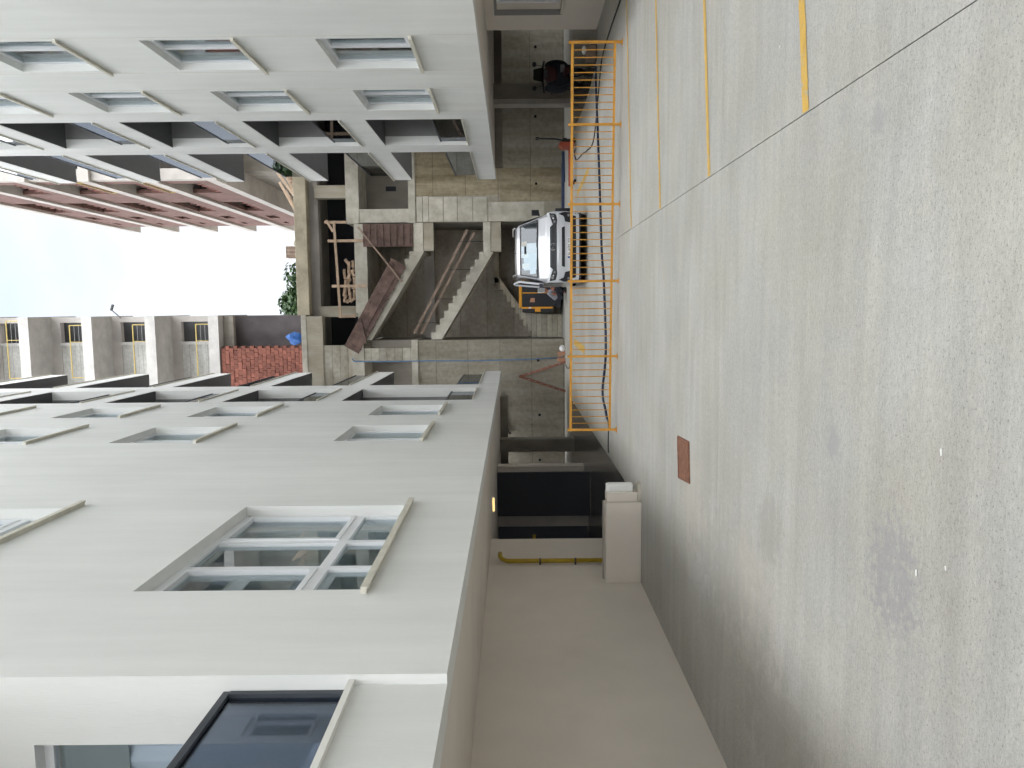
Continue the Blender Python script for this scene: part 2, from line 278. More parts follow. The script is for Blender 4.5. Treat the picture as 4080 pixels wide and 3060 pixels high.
# ---------------------------------------------------------------- helpers: geometry
class MB:
    def __init__(s): s.v = []; s.f = []
    def quad(s, a, b, c, d): i = len(s.v); s.v += [a, b, c, d]; s.f.append((i, i+1, i+2, i+3)); return s
    def poly(s, pts): i = len(s.v); s.v += list(pts); s.f.append(tuple(range(i, i+len(pts)))); return s
    def box(s, x0, x1, y0, y1, z0, z1):
        x0, x1 = min(x0, x1), max(x0, x1); y0, y1 = min(y0, y1), max(y0, y1); z0, z1 = min(z0, z1), max(z0, z1)
        i = len(s.v); s.v += [(x, y, z) for z in (z0, z1) for y in (y0, y1) for x in (x0, x1)]
        s.f += [tuple(i+k for k in q) for q in ((0, 2, 3, 1), (4, 5, 7, 6), (0, 1, 5, 4), (2, 6, 7, 3), (0, 4, 6, 2), (1, 3, 7, 5))]; return s
    def obox(s, c, ax, ay, az):         # oriented box from a centre and three half axes
        c = Vector(c); ax, ay, az = Vector(ax), Vector(ay), Vector(az); i = len(s.v)
        s.v += [tuple(c+ax*a+ay*b+az*d) for d in (-1, 1) for b in (-1, 1) for a in (-1, 1)]
        s.f += [tuple(i+k for k in q) for q in ((0, 2, 3, 1), (4, 5, 7, 6), (0, 1, 5, 4), (2, 6, 7, 3), (0, 4, 6, 2), (1, 3, 7, 5))]; return s
    def beam(s, a, b, w, h, up=(0, 0, 1)):
        a, b = Vector(a), Vector(b); d = (b-a); L = d.length; d.normalize(); u = Vector(up); sx = d.cross(u)
        if sx.length < 1e-4: sx = d.cross(Vector((0, 1, 0)))
        sx.normalize(); u = sx.cross(d)
        return s.obox((a+b)/2, d*L/2, sx*w/2, u*h/2)
    def prism(s, pts, ax, a0, a1):      # outline in the two other axes (order x,y,z without ax)
        def mk(p, t):
            q = [0, 0, 0]; o = [k for k in range(3) if k != ax]; q[o[0]] = p[0]; q[o[1]] = p[1]; q[ax] = t; return tuple(q)
        n = len(pts); i = len(s.v); s.v += [mk(p, a0) for p in pts]+[mk(p, a1) for p in pts]
        s.f += [tuple(range(i+n-1, i-1, -1)), tuple(range(i+n, i+2*n))]
        for k in range(n): s.f.append((i+k, i+(k+1) % n, i+n+(k+1) % n, i+n+k))
        return s
    def tube(s, pts, r, n=8, cap=True):
        pts = [Vector(p) for p in pts]; rs = r if isinstance(r, (list, tuple)) else [r]*len(pts); base = len(s.v)
        ref = None
        for k, p in enumerate(pts):
            d = (pts[min(k+1, len(pts)-1)]-pts[max(k-1, 0)]).normalized()
            if ref is None: ref = d.orthogonal().normalized()
            a = (ref-d*ref.dot(d)).normalized(); ref = a; b = d.cross(a)
            for j in range(n):
                t = 2*math.pi*j/n; s.v.append(tuple(p+(a*math.cos(t)+b*math.sin(t))*rs[k]))
        for k in range(len(pts)-1):
            for j in range(n):
                s.f.append((base+k*n+j, base+k*n+(j+1) % n, base+(k+1)*n+(j+1) % n, base+(k+1)*n+j))
        if cap: s.f += [tuple(base+j for j in range(n-1, -1, -1)), tuple(base+(len(pts)-1)*n+j for j in range(n))]
        return s
    def sphere(s, c, r, n=10, m=7, sc=(1, 1, 1)):
        i = len(s.v)
        for a in range(m+1):
            t = math.pi*a/m
            for b in range(n):
                p = 2*math.pi*b/n; s.v.append((c[0]+r*sc[0]*math.sin(t)*math.cos(p), c[1]+r*sc[1]*math.sin(t)*math.sin(p), c[2]+r*sc[2]*math.cos(t)))
        for a in range(m):
            for b in range(n): s.f.append((i+a*n+b, i+(a+1)*n+b, i+(a+1)*n+(b+1) % n, i+a*n+(b+1) % n))
        return s
    def mesh(s, name):
        me = bpy.data.meshes.new(name); me.from_pydata([tuple(v) for v in s.v], [], s.f); me.validate(); me.update()
        bm = bmesh.new(); bm.from_mesh(me); bmesh.ops.remove_doubles(bm, verts=bm.verts, dist=1e-5); bmesh.ops.recalc_face_normals(bm, faces=bm.faces); bm.to_mesh(me); bm.free()
        return me

def put(name, me, m, parent=None, smooth=False, bevel=0.0, loc=None, label=None):
    if isinstance(me, MB): me = me.mesh(name)
    if m and not me.materials: me.materials.append(MATS[m])
    o = bpy.data.objects.new(name, me); COL.objects.link(o)
    if smooth:
        for p in me.polygons: p.use_smooth = True
    if bevel:
        b = o.modifiers.new('bevel', 'BEVEL'); b.width = bevel; b.segments = 2; b.limit_method = 'ANGLE'
    if loc is not None: o.location = loc
    if parent:
        o.parent = parent
        if parent.type == 'EMPTY': o.matrix_parent_inverse = Matrix.Translation(-parent.location)
    if label: o['label'] = label
    return o
def tag(o, label, cat, group=None):
    o['label'] = label; o['category'] = cat
    if group: o['group'] = group
    return o
def thing(name, loc, label, cat, group=None):
    e = bpy.data.objects.new(name, None); e.empty_display_size = 0.1; COL.objects.link(e); e.location = loc
    return tag(e, label, cat, group)
def struct(o): o['kind'] = 'structure'; return o
def B(*a): return MB().box(*a)

def at(px, py, Y):      # a direction measured on the photograph, met with the vertical plane at depth Y
    r = CF*3064+CR*(1530-py)-CU*(px-2040); t = Y/r.y
    return EYE+r*t

def holes(ax, front, back, u0, u1, z0, z1, hs):
    """a wall with rectangular openings; ax=0: plane X, u=Y.  ax=1: plane Y, u=X.  reveals included"""
    us = sorted(set([u0, u1]+[min(max(x, u0), u1) for h in hs for x in h[:2]])); zs = sorted(set([z0, z1]+[min(max(x, z0), z1) for h in hs for x in h[2:]]))
    def solid(i, j):
        if i < 0 or j < 0 or i >= len(us)-1 or j >= len(zs)-1: return False
        u = (us[i]+us[i+1])/2; z = (zs[j]+zs[j+1])/2
        return not any(h[0] < u < h[1] and h[2] < z < h[3] for h in hs)
    def p(d, u, z): return (d, u, z) if ax == 0 else (u, d, z)
    m = MB()
    for i in range(len(us)-1):
        for j in range(len(zs)-1):
            if not solid(i, j): continue
            a, b, c, d = us[i], us[i+1], zs[j], zs[j+1]
            m.quad(p(front, a, c), p(front, b, c), p(front, b, d), p(front, a, d)); m.quad(p(back, a, c), p(back, b, c), p(back, b, d), p(back, a, d))
            for ok, (q0, q1) in ((solid(i-1, j), ((a, c), (a, d))), (solid(i+1, j), ((b, c), (b, d))), (solid(i, j-1), ((a, c), (b, c))), (solid(i, j+1), ((a, d), (b, d)))):
                if not ok: m.quad(p(front, *q0), p(front, *q1), p(back, *q1), p(back, *q0))
    return m

# ================================================================ THE GROUND
STAINS = [(-1.45, 3.95, 0.75, 0.6, (0.28, 0.275, 0.295), 0.6, 17.0, 0.60), (-2.5, 7.2, 1.1, 2.4, (0.31, 0.30, 0.265), 0.45, 7.0, 0.58), (-3.3, 5.6, 1.0, 1.8, (0.30, 0.285, 0.245), 0.4, 6.5, 0.56), (-0.85, 4.75, 0.22, 0.2, (0.30, 0.295, 0.31), 0.55, 14.0, 0.55),
          (-1.75, 5.9, 0.6, 0.5, (0.32, 0.305, 0.27), 0.55, 8.0, 0.54), (1.0, 4.3, 0.16, 0.16, (0.32, 0.32, 0.32), 0.55, 12.0, 0.53), (1.15, 4.75, 0.12, 0.12, (0.33, 0.33, 0.33), 0.5, 12.0, 0.53), (2.4, 6.0, 0.9, 0.35, (0.34, 0.335, 0.33), 0.5, 6.0, 0.52),
          (-3.5, 8.2, 0.8, 2.6, (0.335, 0.315, 0.27), 0.15, 2.2, 0.44), (-3.2, 11.0, 0.8, 1.6, (0.33, 0.32, 0.285), 0.25, 3.0, 0.46), (-2.1, 8.3, 0.9, 0.9, (0.44, 0.405, 0.33), 0.4, 4.0, 0.46), (-2.3, 6.3, 0.7, 1.0, (0.47, 0.44, 0.375), 0.4, 3.0, 0.48),
          (-3.6, 5.0, 1.2, 1.6, (0.37, 0.345, 0.29), 0.1, 2.5, 0.46), (0.3, 18.5, 4.5, 0.5, (0.38, 0.375, 0.36), 0.5, 2.0, 0.48), (3.9, 15.5, 1.2, 1.5, (0.34, 0.34, 0.335), 0.6, 3.0, 0.46), (-2.6, 13.4, 0.8, 1.3, (0.36, 0.345, 0.30), 0.5, 3.0, 0.46)]
ground_mat()
ground = struct(put('ground', MB().quad((-300, -60, -0.02), (300, -60, -0.02), (300, 600, -0.02), (-300, 600, -0.02)), 'hole'))
ground.data.materials.clear(); ground.data.materials.append(MATS['conc_dark'])
# the yard is cast in slabs; the joints between them are open
jx = [-9.0, 1.29, 13.0]; jy = [-16.0, 2.62, 7.45, 12.4, 21.0, 36.0]
for i in range(2):
    for j in range(5):
        g = 0.0035
        put('concrete_slab', B(jx[i]+g, jx[i+1]-g, jy[j]+g*0.7, jy[j+1]-g*0.7, -0.018, 0.0), 'yard_concrete', ground)
# painted parking lines, each from the slab joint to the right
for (x0, x1, y, sl, wd) in ((1.30, 5.6, 5.36, 0.165, 0.11), (1.30, 5.6, 7.93, 0.165, 0.10), (1.30, 5.6, 10.5, 0.16, 0.10), (1.30, 5.6, 13.02, 0.17, 0.10)):
    m = MB(); n = 40
    for k in range(n):
        a = x0+(x1-x0)*k/n; b = x0+(x1-x0)*(k+1)/n
        j0, j1 = [random.uniform(-0.004, 0.004) for _ in range(2)]
        m.quad((a, y+sl*(a-x0)-wd/2+j0, 0.004), (b, y+sl*(b-x0)-wd/2+j1, 0.004), (b, y+sl*(b-x0)+wd/2+j1, 0.004), (a, y+sl*(a-x0)+wd/2+j0, 0.004))
    put('painted_line', m, 'road_yellow', ground)
def stroke(pts, wd, z=0.004):
    m = MB()
    for a, b in zip(pts, pts[1:]):
        a, b = Vector((*a, z)), Vector((*b, z)); s = (b-a).cross(Vector((0, 0, 1))).normalized()*wd/2
        m.quad(tuple(a-s), tuple(b-s), tuple(b+s), tuple(a+s))
    return m
put('painted_mark', stroke([(3.52, 20.2), (3.40, 23.8)], 0.16), 'road_yellow', ground)
put('painted_mark', stroke([(-1.12, 24.9), (-1.20, 21.3)], 0.22), 'road_yellow', ground)
put('painted_mark', stroke([(-2.2, 21.55), (1.0, 21.45), (3.6, 21.35)], 0.05), 'road_yellow', ground)
# a crack that follows the wall
cpts = [(-3.13+random.uniform(-.012, .012), 4.6+.11*k) for k in range(42)]
for a, b in ((0, 9), (10, 17), (17, 30), (32, 42)): put('crack', stroke(cpts[a:b], random.uniform(.006, .010), 0.002), 'conc_back', ground)
# dark smooth floor in the two undercrofts
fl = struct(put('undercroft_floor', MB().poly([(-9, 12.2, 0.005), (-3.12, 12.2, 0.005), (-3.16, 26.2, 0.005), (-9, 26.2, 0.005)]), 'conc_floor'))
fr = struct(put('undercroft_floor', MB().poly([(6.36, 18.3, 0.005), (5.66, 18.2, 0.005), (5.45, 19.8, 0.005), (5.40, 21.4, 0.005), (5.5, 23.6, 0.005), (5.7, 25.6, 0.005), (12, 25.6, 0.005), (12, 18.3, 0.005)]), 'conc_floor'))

# ================================================================ APARTMENT BUILDINGS
def window(par, X, s, y0, y1, z0, z1, parts=2, transom=None, depth=0.125, sill_over=0.10, sw=0.05):
    """white framed window set into a wall in plane X whose outside faces s (+1/-1)"""
    xo = X-s*depth; xi = xo-s*0.07; f = 0.065
    m = MB(); m.box(xo, xi, y0, y1, z0, z0+f).box(xo, xi, y0, y1, z1-f, z1).box(xo, xi, y0, y0+f, z0+f, z1-f).box(xo, xi, y1-f, y1, z0+f, z1-f)
    ys = [y0+f+(y1-y0-2*f)*k/parts for k in range(parts+1)] if isinstance(parts, int) else [y0+f]+list(parts)+[y1-f]
    zr = [(z0+f, z1-f)] if not transom else [(z0+f, transom-0.05), (transom+0.05, z1-f)]
    if transom: m.box(xo+s*0.004, xi, y0+f, y1-f, transom-0.05, transom+0.05)
    for q in ys[1:-1]:
        for a, b in zr: m.box(xo+s*0.003, xi, q-0.045, q+0.045, a, b)
    # opening sashes: a second, slightly proud frame
    for k in (range(len(ys)-1) if sw else []):
        if k % 2 == 0:
            a, b = zr[-1]; ya = ys[k]+(0.046 if k else 0.001); yb = ys[k+1]-(0.046 if k < len(ys)-2 else 0.001); q = xo+s*0.018
            m.box(q, xi+s*.02, ya, yb, a+.001, a+sw).box(q, xi+s*.02, ya, yb, b-sw, b-.001).box(q, xi+s*.02, ya, ya+sw, a+sw, b-sw).box(q, xi+s*.02, yb-sw, yb, a+sw, b-sw)
    o = put('window', m, 'pvc', par)
    xg = xo-s*0.03
    for k in range(len(ys)-1):
        for a, b in zr:
            put('pane', B(xg, xg-s*0.006, ys[k]+0.002, ys[k+1]-0.002, a+0.002, b-0.002), 'pane_glass', o)
    put('sill', B(X+s*0.06, xo, y0-sill_over, y1+sill_over*1.4, z0-0.05, z0-0.002).box(X+s*0.06, X+s*0.045, y0-sill_over, y1+sill_over*1.4, z0-0.065, z0-0.051), 'sill_stone', o)
    return o

def balcony_glass(par, X, s, y0, y1, z, h=0.72, m='smoke_glass', rail=True):
    o = put('glass_railing', B(X-s*0.10, X-s*0.112, y0+0.02, y1-0.02, z+0.04, z+h), m, par)
    if rail: put('rail', B(X-s*0.085, X-s*0.127, y0, y1, z+h, z+h+0.035).box(X-s*0.09, X-s*0.12, y0, y1, z, z+0.04), 'dark_alu', o)
    return o

def apartment(name, label, s, X, soff, rows, wins, b1, b2, ytop, inner, uc, end, y_start, extra_holes=()):
    """s: direction the long front faces; rows: list of (band_top, opening_top) of the balconies"""
    b = thing(name, (X, (y_start+end)/2, 0), label, 'building')
    hs = list(extra_holes); T = X-s*0.25
    for w_ in wins: hs.append((w_[0], w_[1], w_[2], w_[3]))
    for z0, z1 in rows:
        hs.append((b1[0], b1[1], z0, z1)); hs.append((b2[0], end+0.01, z0, z1))
    put('wall', holes(0, X, T, y_start, end, soff, ytop, hs), 'plaster', b)
    for w_ in wins: window(b, X, s, *w_[:4], parts=w_[4], transom=w_[5])
    return b

# ---- left building, front in plane X=-2.33 facing the yard
LX = -2.33; LEND = 28.4; LS = 2.44
Lrows = [(3.02, 6.40), (7.0, 9.45), (10.02, 12.46), (13.05, 15.49), (16.08, 18.52), (19.11, 21.55)]
Lw = []
for z0, z1 in ((3.27, 5.19), (7.24, 9.15)): Lw.append((6.22, 8.97, z0, z1, (7.13, 7.95), z0+0.55))
for z0 in (3.65, 7.65, 10.66, 13.7): Lw.append((13.5, 15.3, z0, z0+1.55, 2, None))
for z0 in (3.65, 7.65, 10.66, 13.7): Lw.append((16.78, 18.5, z0, z0+1.55, 2, None))
NB = (1.0, 4.72)     # nearest bay: an open balcony
left = apartment('apartment_building', 'cream apartment building with large three-part window and smoked glass balcony near the camera', 1, LX, LS, Lrows, Lw, (19.5, 22.35), (23.45, 28.4), 23.5, -9, None, LEND, -10.0, [(NB[0], NB[1], LS-0.01, 6.4)])
def interior(b, X, s, zlist, y0, y1, depth):
    xa = X-s*0.252; xb = X-s*depth
    for z in zlist: put('floor_slab', B(xa, xb, y0, y1, z-0.28, z), 'interior', b)
    put('back_wall', B(xb, xb-s*0.2, y0, y1, zlist[0]-0.28, 23.5), 'plaster', b)
    put('roof', B(X, xb, y0, y1, 23.52, 23.75), 'conc_pale', b)
# soffit slab over the undercroft
put('soffit', B(LX-0.252, -9.0, -10.0, LEND-0.003, LS+0.002, LS+0.3), 'plaster_low', left)
interior(left, LX, 1, [5.95+0.6, 9.7+.3, 12.95, 16.0, 19.0, 22.0], -10.0, 19.4, 6.6)
put('party_wall', B(LX-0.252, -8.9, 12.9, 13.05, 2.75, 23.4), 'interior', left)
put('party_wall', B(LX-0.252, -8.9, 16.0, 16.12, 2.75, 23.4), 'interior', left)
put('party_wall', B(LX-0.252, -8.9, 9.6, 9.75, 2.75, 23.4), 'interior', left)
def balcony_bay(b, X, s, y0, y1, rows, depth, openend, end):
    xa = X-s*0.252; xb = X-s*depth
    for k, (z0, z1) in enumerate(rows):
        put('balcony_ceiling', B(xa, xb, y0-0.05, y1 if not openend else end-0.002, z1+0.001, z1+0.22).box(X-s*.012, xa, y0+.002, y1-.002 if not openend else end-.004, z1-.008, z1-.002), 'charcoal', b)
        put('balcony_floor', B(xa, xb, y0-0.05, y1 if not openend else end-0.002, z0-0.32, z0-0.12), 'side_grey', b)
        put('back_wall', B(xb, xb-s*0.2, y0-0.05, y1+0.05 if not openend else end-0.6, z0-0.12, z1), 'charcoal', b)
        put('coping', B(X+s*0.035, X-s*0.28, y0+0.003 if not openend else y0-0.0, y1-0.003 if not openend else end+0.03, z0-0.0, z0+0.03), 'sill_stone', b)
        balcony_glass(b, X, s, y0+0.01, (y1-0.01) if not openend else end-0.25, z0+0.03, 0.72)
        if not openend:
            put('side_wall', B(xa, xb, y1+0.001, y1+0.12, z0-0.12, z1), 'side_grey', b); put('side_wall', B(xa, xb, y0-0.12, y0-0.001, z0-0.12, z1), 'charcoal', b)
balcony_bay(left, LX, 1, 19.5, 22.35, Lrows, 1.6, False, LEND)
balcony_bay(left, LX, 1, 23.45, 28.4, Lrows, 2.2, True, LEND)
# nearest open balcony on the left: parapet set back a little, far side wall with a glazed door
put('parapet', B(LX-0.07, LX-0.30, NB[0], NB[1]-0.002, LS, 3.03), 'plaster', left)
put('coping', B(LX-0.03, LX-0.34, NB[0], NB[1]-0.004, 3.031, 3.07), 'plaster_white', left)
put('side_wall', holes(1, NB[1], NB[1]+0.25, -5.6, LX-0.25, 2.75, 6.39, [(-4.7, LX-0.46, 2.9, 5.12)]), 'plaster', left)
dw = put('balcony_door', B(-4.70, -2.79, NB[1]+.10, NB[1]+.16, 5.06, 5.12).box(-2.85, -2.79, NB[1]+.10, NB[1]+.16, 2.9, 5.06).box(-3.75, -3.66, NB[1]+.10, NB[1]+.16, 2.9, 5.06), 'pvc', left)
put('pane', B(-3.66, -2.85, NB[1]+.125, NB[1]+.131, 2.9, 5.06), 'clear_glass', dw)
put('pane', B(-4.70, -3.75, NB[1]+.125, NB[1]+.131, 2.9, 5.06), 'clear_glass', dw)
put('roller_blind', B(-4.68, -2.87, NB[1]+.17, NB[1]+.18, 4.60, 5.06), 'blind', dw)
m = MB(); n = 60
for k in range(n):
    a, c = -4.68+1.81*k/n, -4.68+1.81*(k+1)/n; f = lambda x: NB[1]+.20+0.018*math.sin(x*38)
    m.quad((a, f(a), 2.85), (c, f(c), 2.85), (c, f(c), 5.0), (a, f(a), 5.0))
put('curtain', m, 'curtain', dw)
put('balcony_floor', B(LX-0.30, -5.6, NB[0], NB[1], 2.75, 2.85), 'side_grey', left)
put('back_wall', B(-5.6, -5.8, NB[0]-.1, NB[1]+.2, 2.75, 6.39), 'plaster', left)
g = put('glass_railing', B(LX-.13, LX-.142, NB[0]+.02, NB[1]-.03, 3.09, 3.83), 'blue_glass', left)
put('rail', B(LX-.105, LX-.165, NB[0], NB[1]-.004, 3.83, 3.875), 'dark_alu', g)
put('rail', B(LX-.10, LX-.17, NB[1]-.045, NB[1]-.005, 3.07, 3.83), 'dark_alu', g)
# curtains behind the large window
for z0, z1 in ((3.27, 5.19), (7.24, 9.15)):
    for ya, yb in ((6.3, 6.75), (8.3, 8.9)):
        m = MB(); n = 24
        for k in range(n):
            a, c = ya+(yb-ya)*k/n, ya+(yb-ya)*(k+1)/n; f = lambda y: LX-.29+0.018*math.sin(y*48)
            m.quad((f(a), a, z0-.2), (f(c), c, z0-.2), (f(c), c, z1), (f(a), a, z1))
        put('curtain', m, 'curtain', left)
for z0, z1 in ((3.27, 5.19), (7.24, 9.15)): put('glass_lightener', B(LX-.34, LX-.35, 6.1, 9.1, z0-.3, z1+.1), 'lightener_grey', left)  # sheets added behind the large panes so the glass looks lighter
for w_ in Lw[2:]: put('glass_lightener', B(LX-.36, LX-.37, w_[0]-.1, w_[1]+.1, w_[2]-.3, w_[3]+.1), 'lightener_grey', left)  # same added lightening sheet behind each small left window
for k, w_ in enumerate(Lw[2:]):
    if k in (1, 2, 5, 7): put('roller_blind', B(LX-.24, LX-.245, w_[0]+.03, w_[1]-.03, w_[3]-(.35, .9, .5, 1.2)[k % 4], w_[3]), 'blind', left)
# recessed ground floor wall on the left, with the end return
put('ground_wall', B(-4.36, -4.60, -10.0, 14.2, 0, LS), 'plaster_low', left)
for (x0, x1, y0, y1, mt, nm) in ((-5.12, -4.47, 21.4, 21.8, 'plaster_low', 'column'), (-4.70, -4.29, 24.8, 25.3, 'conc_dark', 'column'), (-5.86, -5.46, 20.2, 20.6, 'conc_back', 'column')):
    put(nm, B(x0, x1, y0, y1, 0.003, LS-.002), mt, left)
put('shutter', B(-5.42, -4.27, 19.62, 19.74, 0.02, LS-.01), 'void', left, label='black metal shutter under the cream building')
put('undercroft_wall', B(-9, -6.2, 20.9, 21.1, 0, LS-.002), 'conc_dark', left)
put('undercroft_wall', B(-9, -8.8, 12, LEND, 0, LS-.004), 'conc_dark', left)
nd = put('door', B(-6.75, -5.84, 20.32, 20.40, 0.02, LS-.01), 'navy_door', left)
put('notice', B(-6.35, -6.12, 20.312, 20.318, 1.42, 1.50), 'gas_yellow', nd)
put('beam', B(-9, -3.0, 25.9, 26.3, LS-.26, LS-.003), 'conc_dark', left)

# ---- right building, front in plane X=4.42
YB_ = 29.4; RX = 4.42; REND = 27.15; RS = 2.53; dz = 2.9
Rrows = [(3.13+dz*k, 5.42+dz*k) for k in range(7)]
Rw = []
for k in range(4):
    Rw.append((13.12, 14.72, 3.66+dz*k, 5.2+dz*k, 2, None))
for k in range(5):
    Rw.append((16.12, 17.72, 3.66+dz*k, 5.2+dz*k, 2, None))
right = apartment('apartment_building', 'cream apartment building with two columns of small windows opposite the large-window block', -1, RX, RS, Rrows, Rw, (18.6, 21.5), (22.4, 27.1), 23.5, 12, None, REND, -10.0)
put('soffit', B(RX+0.252, 12, -10.0, REND-.003, RS+.002, RS+.3), 'plaster_low', right)
interior(right, RX, -1, [5.95+dz*k for k in range(6)], -10.0, 18.4, 6.6)
put('party_wall', B(RX+0.252, 10.9, 15.4, 15.55, 2.85, 23.4), 'interior', right)
put('party_wall', B(RX+0.252, 10.9, 12.2, 12.35, 2.85, 23.4), 'interior', right)
balcony_bay(right, RX, -1, 18.6, 21.5, Rrows, 1.6, False, REND)
for k, (z0, z1) in enumerate(Rrows):
    pass
def open_bay(b, X, s, y0, end, rows, depth):
    xa = X-s*0.252; xb = X-s*depth
    for z0, z1 in rows:
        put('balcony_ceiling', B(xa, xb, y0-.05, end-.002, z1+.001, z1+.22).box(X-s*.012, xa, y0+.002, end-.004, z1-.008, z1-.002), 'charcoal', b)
        put('balcony_floor', B(xa, xb, y0-.05, end-.002, z0-.32, z0-.12), 'side_grey', b)
        put('coping', B(X+s*.035, X-s*.28, y0, end+.03, z0, z0+.03), 'sill_stone', b)
        balcony_glass(b, X, s, y0+.01, end-.25, z0+.03, .72)
        put('end_band', B(xa, xb, end-.25, end-.004, z0-.60, z0-.001), 'plaster', b)
ch = thing('folding_chair', (5.2, 19.9, 3.01), 'orange folding chair on the lowest balcony of the small-windowed block', 'chair')
put('seat', MB().obox((5.2, 19.9, 3.43), (.2, 0, 0), (0, .2, 0), (0, 0, .015)), 'orange_red', ch); put('backrest', MB().obox((5.2, 20.12, 3.72), (.2, 0, 0), (0, .02, -.0), (0, .05, .17)), 'orange_red', ch)
for a_ in (-.18, .18):
    put('leg', MB().tube([(5.2+a_, 19.74, 3.01), (5.2+a_, 20.14, 3.88)], .012, 6), 'dark_alu', ch); put('leg', MB().tube([(5.2+a_, 20.08, 3.01), (5.2+a_, 19.74, 3.43)], .012, 6), 'dark_alu', ch)
open_bay(right, RX, -1, 22.4, REND, Rrows, 2.2)
for w_ in Rw: put('glass_lightener', B(RX+.40, RX+.41, w_[0]-.1, w_[1]+.1, w_[2]-.3, w_[3]+.1), 'lightener_grey', right)  # added pale sheets, brightening the small panes on the right
for k, w_ in enumerate(Rw):
    if k in (0, 2, 4, 5, 7): put('roller_blind', B(RX+.24, RX+.245, w_[0]+.03, w_[0]+.85, w_[3]-(.4, .9, .6, 1.3)[k % 4], w_[3]), ('curtain', 'blind')[k % 2], right)
for yy in (12.98, 14.86, 16.0, 17.86): put('plaster_seam', B(RX-.0015, RX, yy-.006, yy+.006, RS+.02, 23.4), 'sill_stone', right)
put('ground_wall', holes(0, 6.36, 6.62, -10.0, 18.44, 0, RS, [(14.9, 17.2, .91, 2.27)]), 'plaster_low', right)
wo = window(right, 6.36, -1, 14.9, 17.2, .91, 2.27, parts=2)
put('reveal_frame', B(6.345, 6.36, 17.2, 17.50, .86, 2.33).box(6.345, 6.36, 14.7, 17.2, 2.272, 2.33), 'side_grey', right)
put('box_in_window', B(6.75, 7.2, 15.9, 17.0, 1.15, 1.95), 'gen_yellow', wo)
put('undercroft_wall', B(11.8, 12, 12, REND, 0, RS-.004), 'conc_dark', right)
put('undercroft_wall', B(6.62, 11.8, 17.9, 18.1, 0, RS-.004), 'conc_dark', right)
put('shade_block', B(6.75, 12, REND+.002, YB_-.05, RS+.003, 20), 'plaster', right)  # unseen mass added to block daylight from the rear wall below
put('column', B(6.56, 7.02, 25.0, 25.5, .003, RS-.002), 'conc_dark', right)
put('column', B(6.40, 6.555, 25.05, 25.55, .003, RS-.002), 'conc_back', right)
put('beam', B(4.7, 12, 26.2, 26.6, RS-.26, RS-.003), 'conc_dark', right)

# ================================================================ UNFINISHED STAIR BLOCK BEHIND THE YARD
YB = 29.4
st = thing('stair_block', (1.0, YB, 0), 'unfinished concrete stair block with open flights behind the van', 'building')
def P(n, m, mt, **k): return put(n, m, mt, st, **k)
P('wall', B(3.22, 12.5, YB, YB+.35, 0, 5.60), 'conc_boards_h', label='stained right-hand concrete wall')
P('wall', B(-9.5, -1.21, YB, YB+.35, 0, 5.62), 'conc_boards_h', label='left-hand concrete wall')
P('slab_edge', B(3.20, 12.5, YB-.05, YB+3.5, 5.602, 5.86), 'conc_pale')
P('slab_edge', B(-9.5, -1.19, YB-.05, YB+3.5, 5.622, 5.86), 'conc_pale')
# cast panels, proud of the wall
zs = [2.90, 3.45, 4.02, 4.55, 5.10, 5.33, 5.57]
for a, b in zip(zs, zs[1:]): P('panel', B(3.24, 4.17+random.uniform(-.02, .02), YB-.022, YB-.001, a+.012, b-.012), 'conc_pale', bevel=.006)
P('panel', B(3.24, 3.95, YB-.016, YB-.001, 0.75, 2.86), 'conc_pale', bevel=.006)
P('panel', B(4.2, 7.4, YB-.006, YB-.001, 2.45, 5.57), 'conc_streak')
P('panel', B(3.97, 5.2, YB-.005, YB-.001, 0.0, 2.43), 'conc_streak')
for (px, py) in ((2133, 187), (2133, 464), (2136, 732), (2144, 1436), (2150, 1653), (2151, 1832)):
    c = at(px, py, YB); P('tie_hole', MB().tube([(c.x, YB-.026, c.z), (c.x, YB+.03, c.z)], .05, 12), 'hole')
# room over the right-hand wall
P('side_wall', B(3.23, 3.73, YB, YB+.45, 5.862, 7.72), 'conc_pale')
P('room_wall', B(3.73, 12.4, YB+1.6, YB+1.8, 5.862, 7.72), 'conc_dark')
P('slot', B(4.62, 4.80, YB+1.57, YB+1.599, 6.55, 6.95), 'void')
P('slab_edge', B(3.20, 12.5, YB-.03, YB+3.5, 7.722, 8.21), 'conc_pale')
P('column', B(4.19, 4.66, YB+.25, YB+.7, 8.212, 9.45), 'conc_old')
P('column', B(7.2, 7.7, YB+.25, YB+.7, 8.212, 9.45), 'conc_old')
P('column', B(-.3, .12, YB+.5, YB+.95, 7.95, 9.45), 'conc_old')
P('beam', B(-.22, 5.02, YB, YB+.45, 9.71, 10.18), 'conc_yellow', bevel=.02)
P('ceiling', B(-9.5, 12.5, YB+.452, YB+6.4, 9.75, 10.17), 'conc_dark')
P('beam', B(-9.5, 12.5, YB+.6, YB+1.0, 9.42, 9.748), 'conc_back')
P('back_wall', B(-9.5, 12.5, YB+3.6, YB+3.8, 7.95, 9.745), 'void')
P('edge_beam', B(-9.5, -.222, YB, YB+.45, 9.86, 10.06), 'conc_pale')
P('beam', B(-9.5, -.26, YB+.02, YB+.45, 9.25, 9.858), 'conc_old')
P('infill_wall', B(-9.5, -1.38, YB+.05, YB+.25, 8.13, 9.248), 'conc_boards_p')
P('slab_edge', B(-9.5, -1.32, YB-.04, YB+3.5, 7.68, 8.128), 'conc_pale')
P('pier', B(-1.98, -1.50, YB, YB+.35, 5.862, 7.678), 'conc_boards_p')
P('slab_edge', B(-1.18, 3.19, YB+.35, YB+3.5, 7.47, 7.94), 'conc_pale')
P('slab_edge', B(-.15, 3.19, YB-.0, YB+.349, 7.47, 7.94), 'conc_pale')
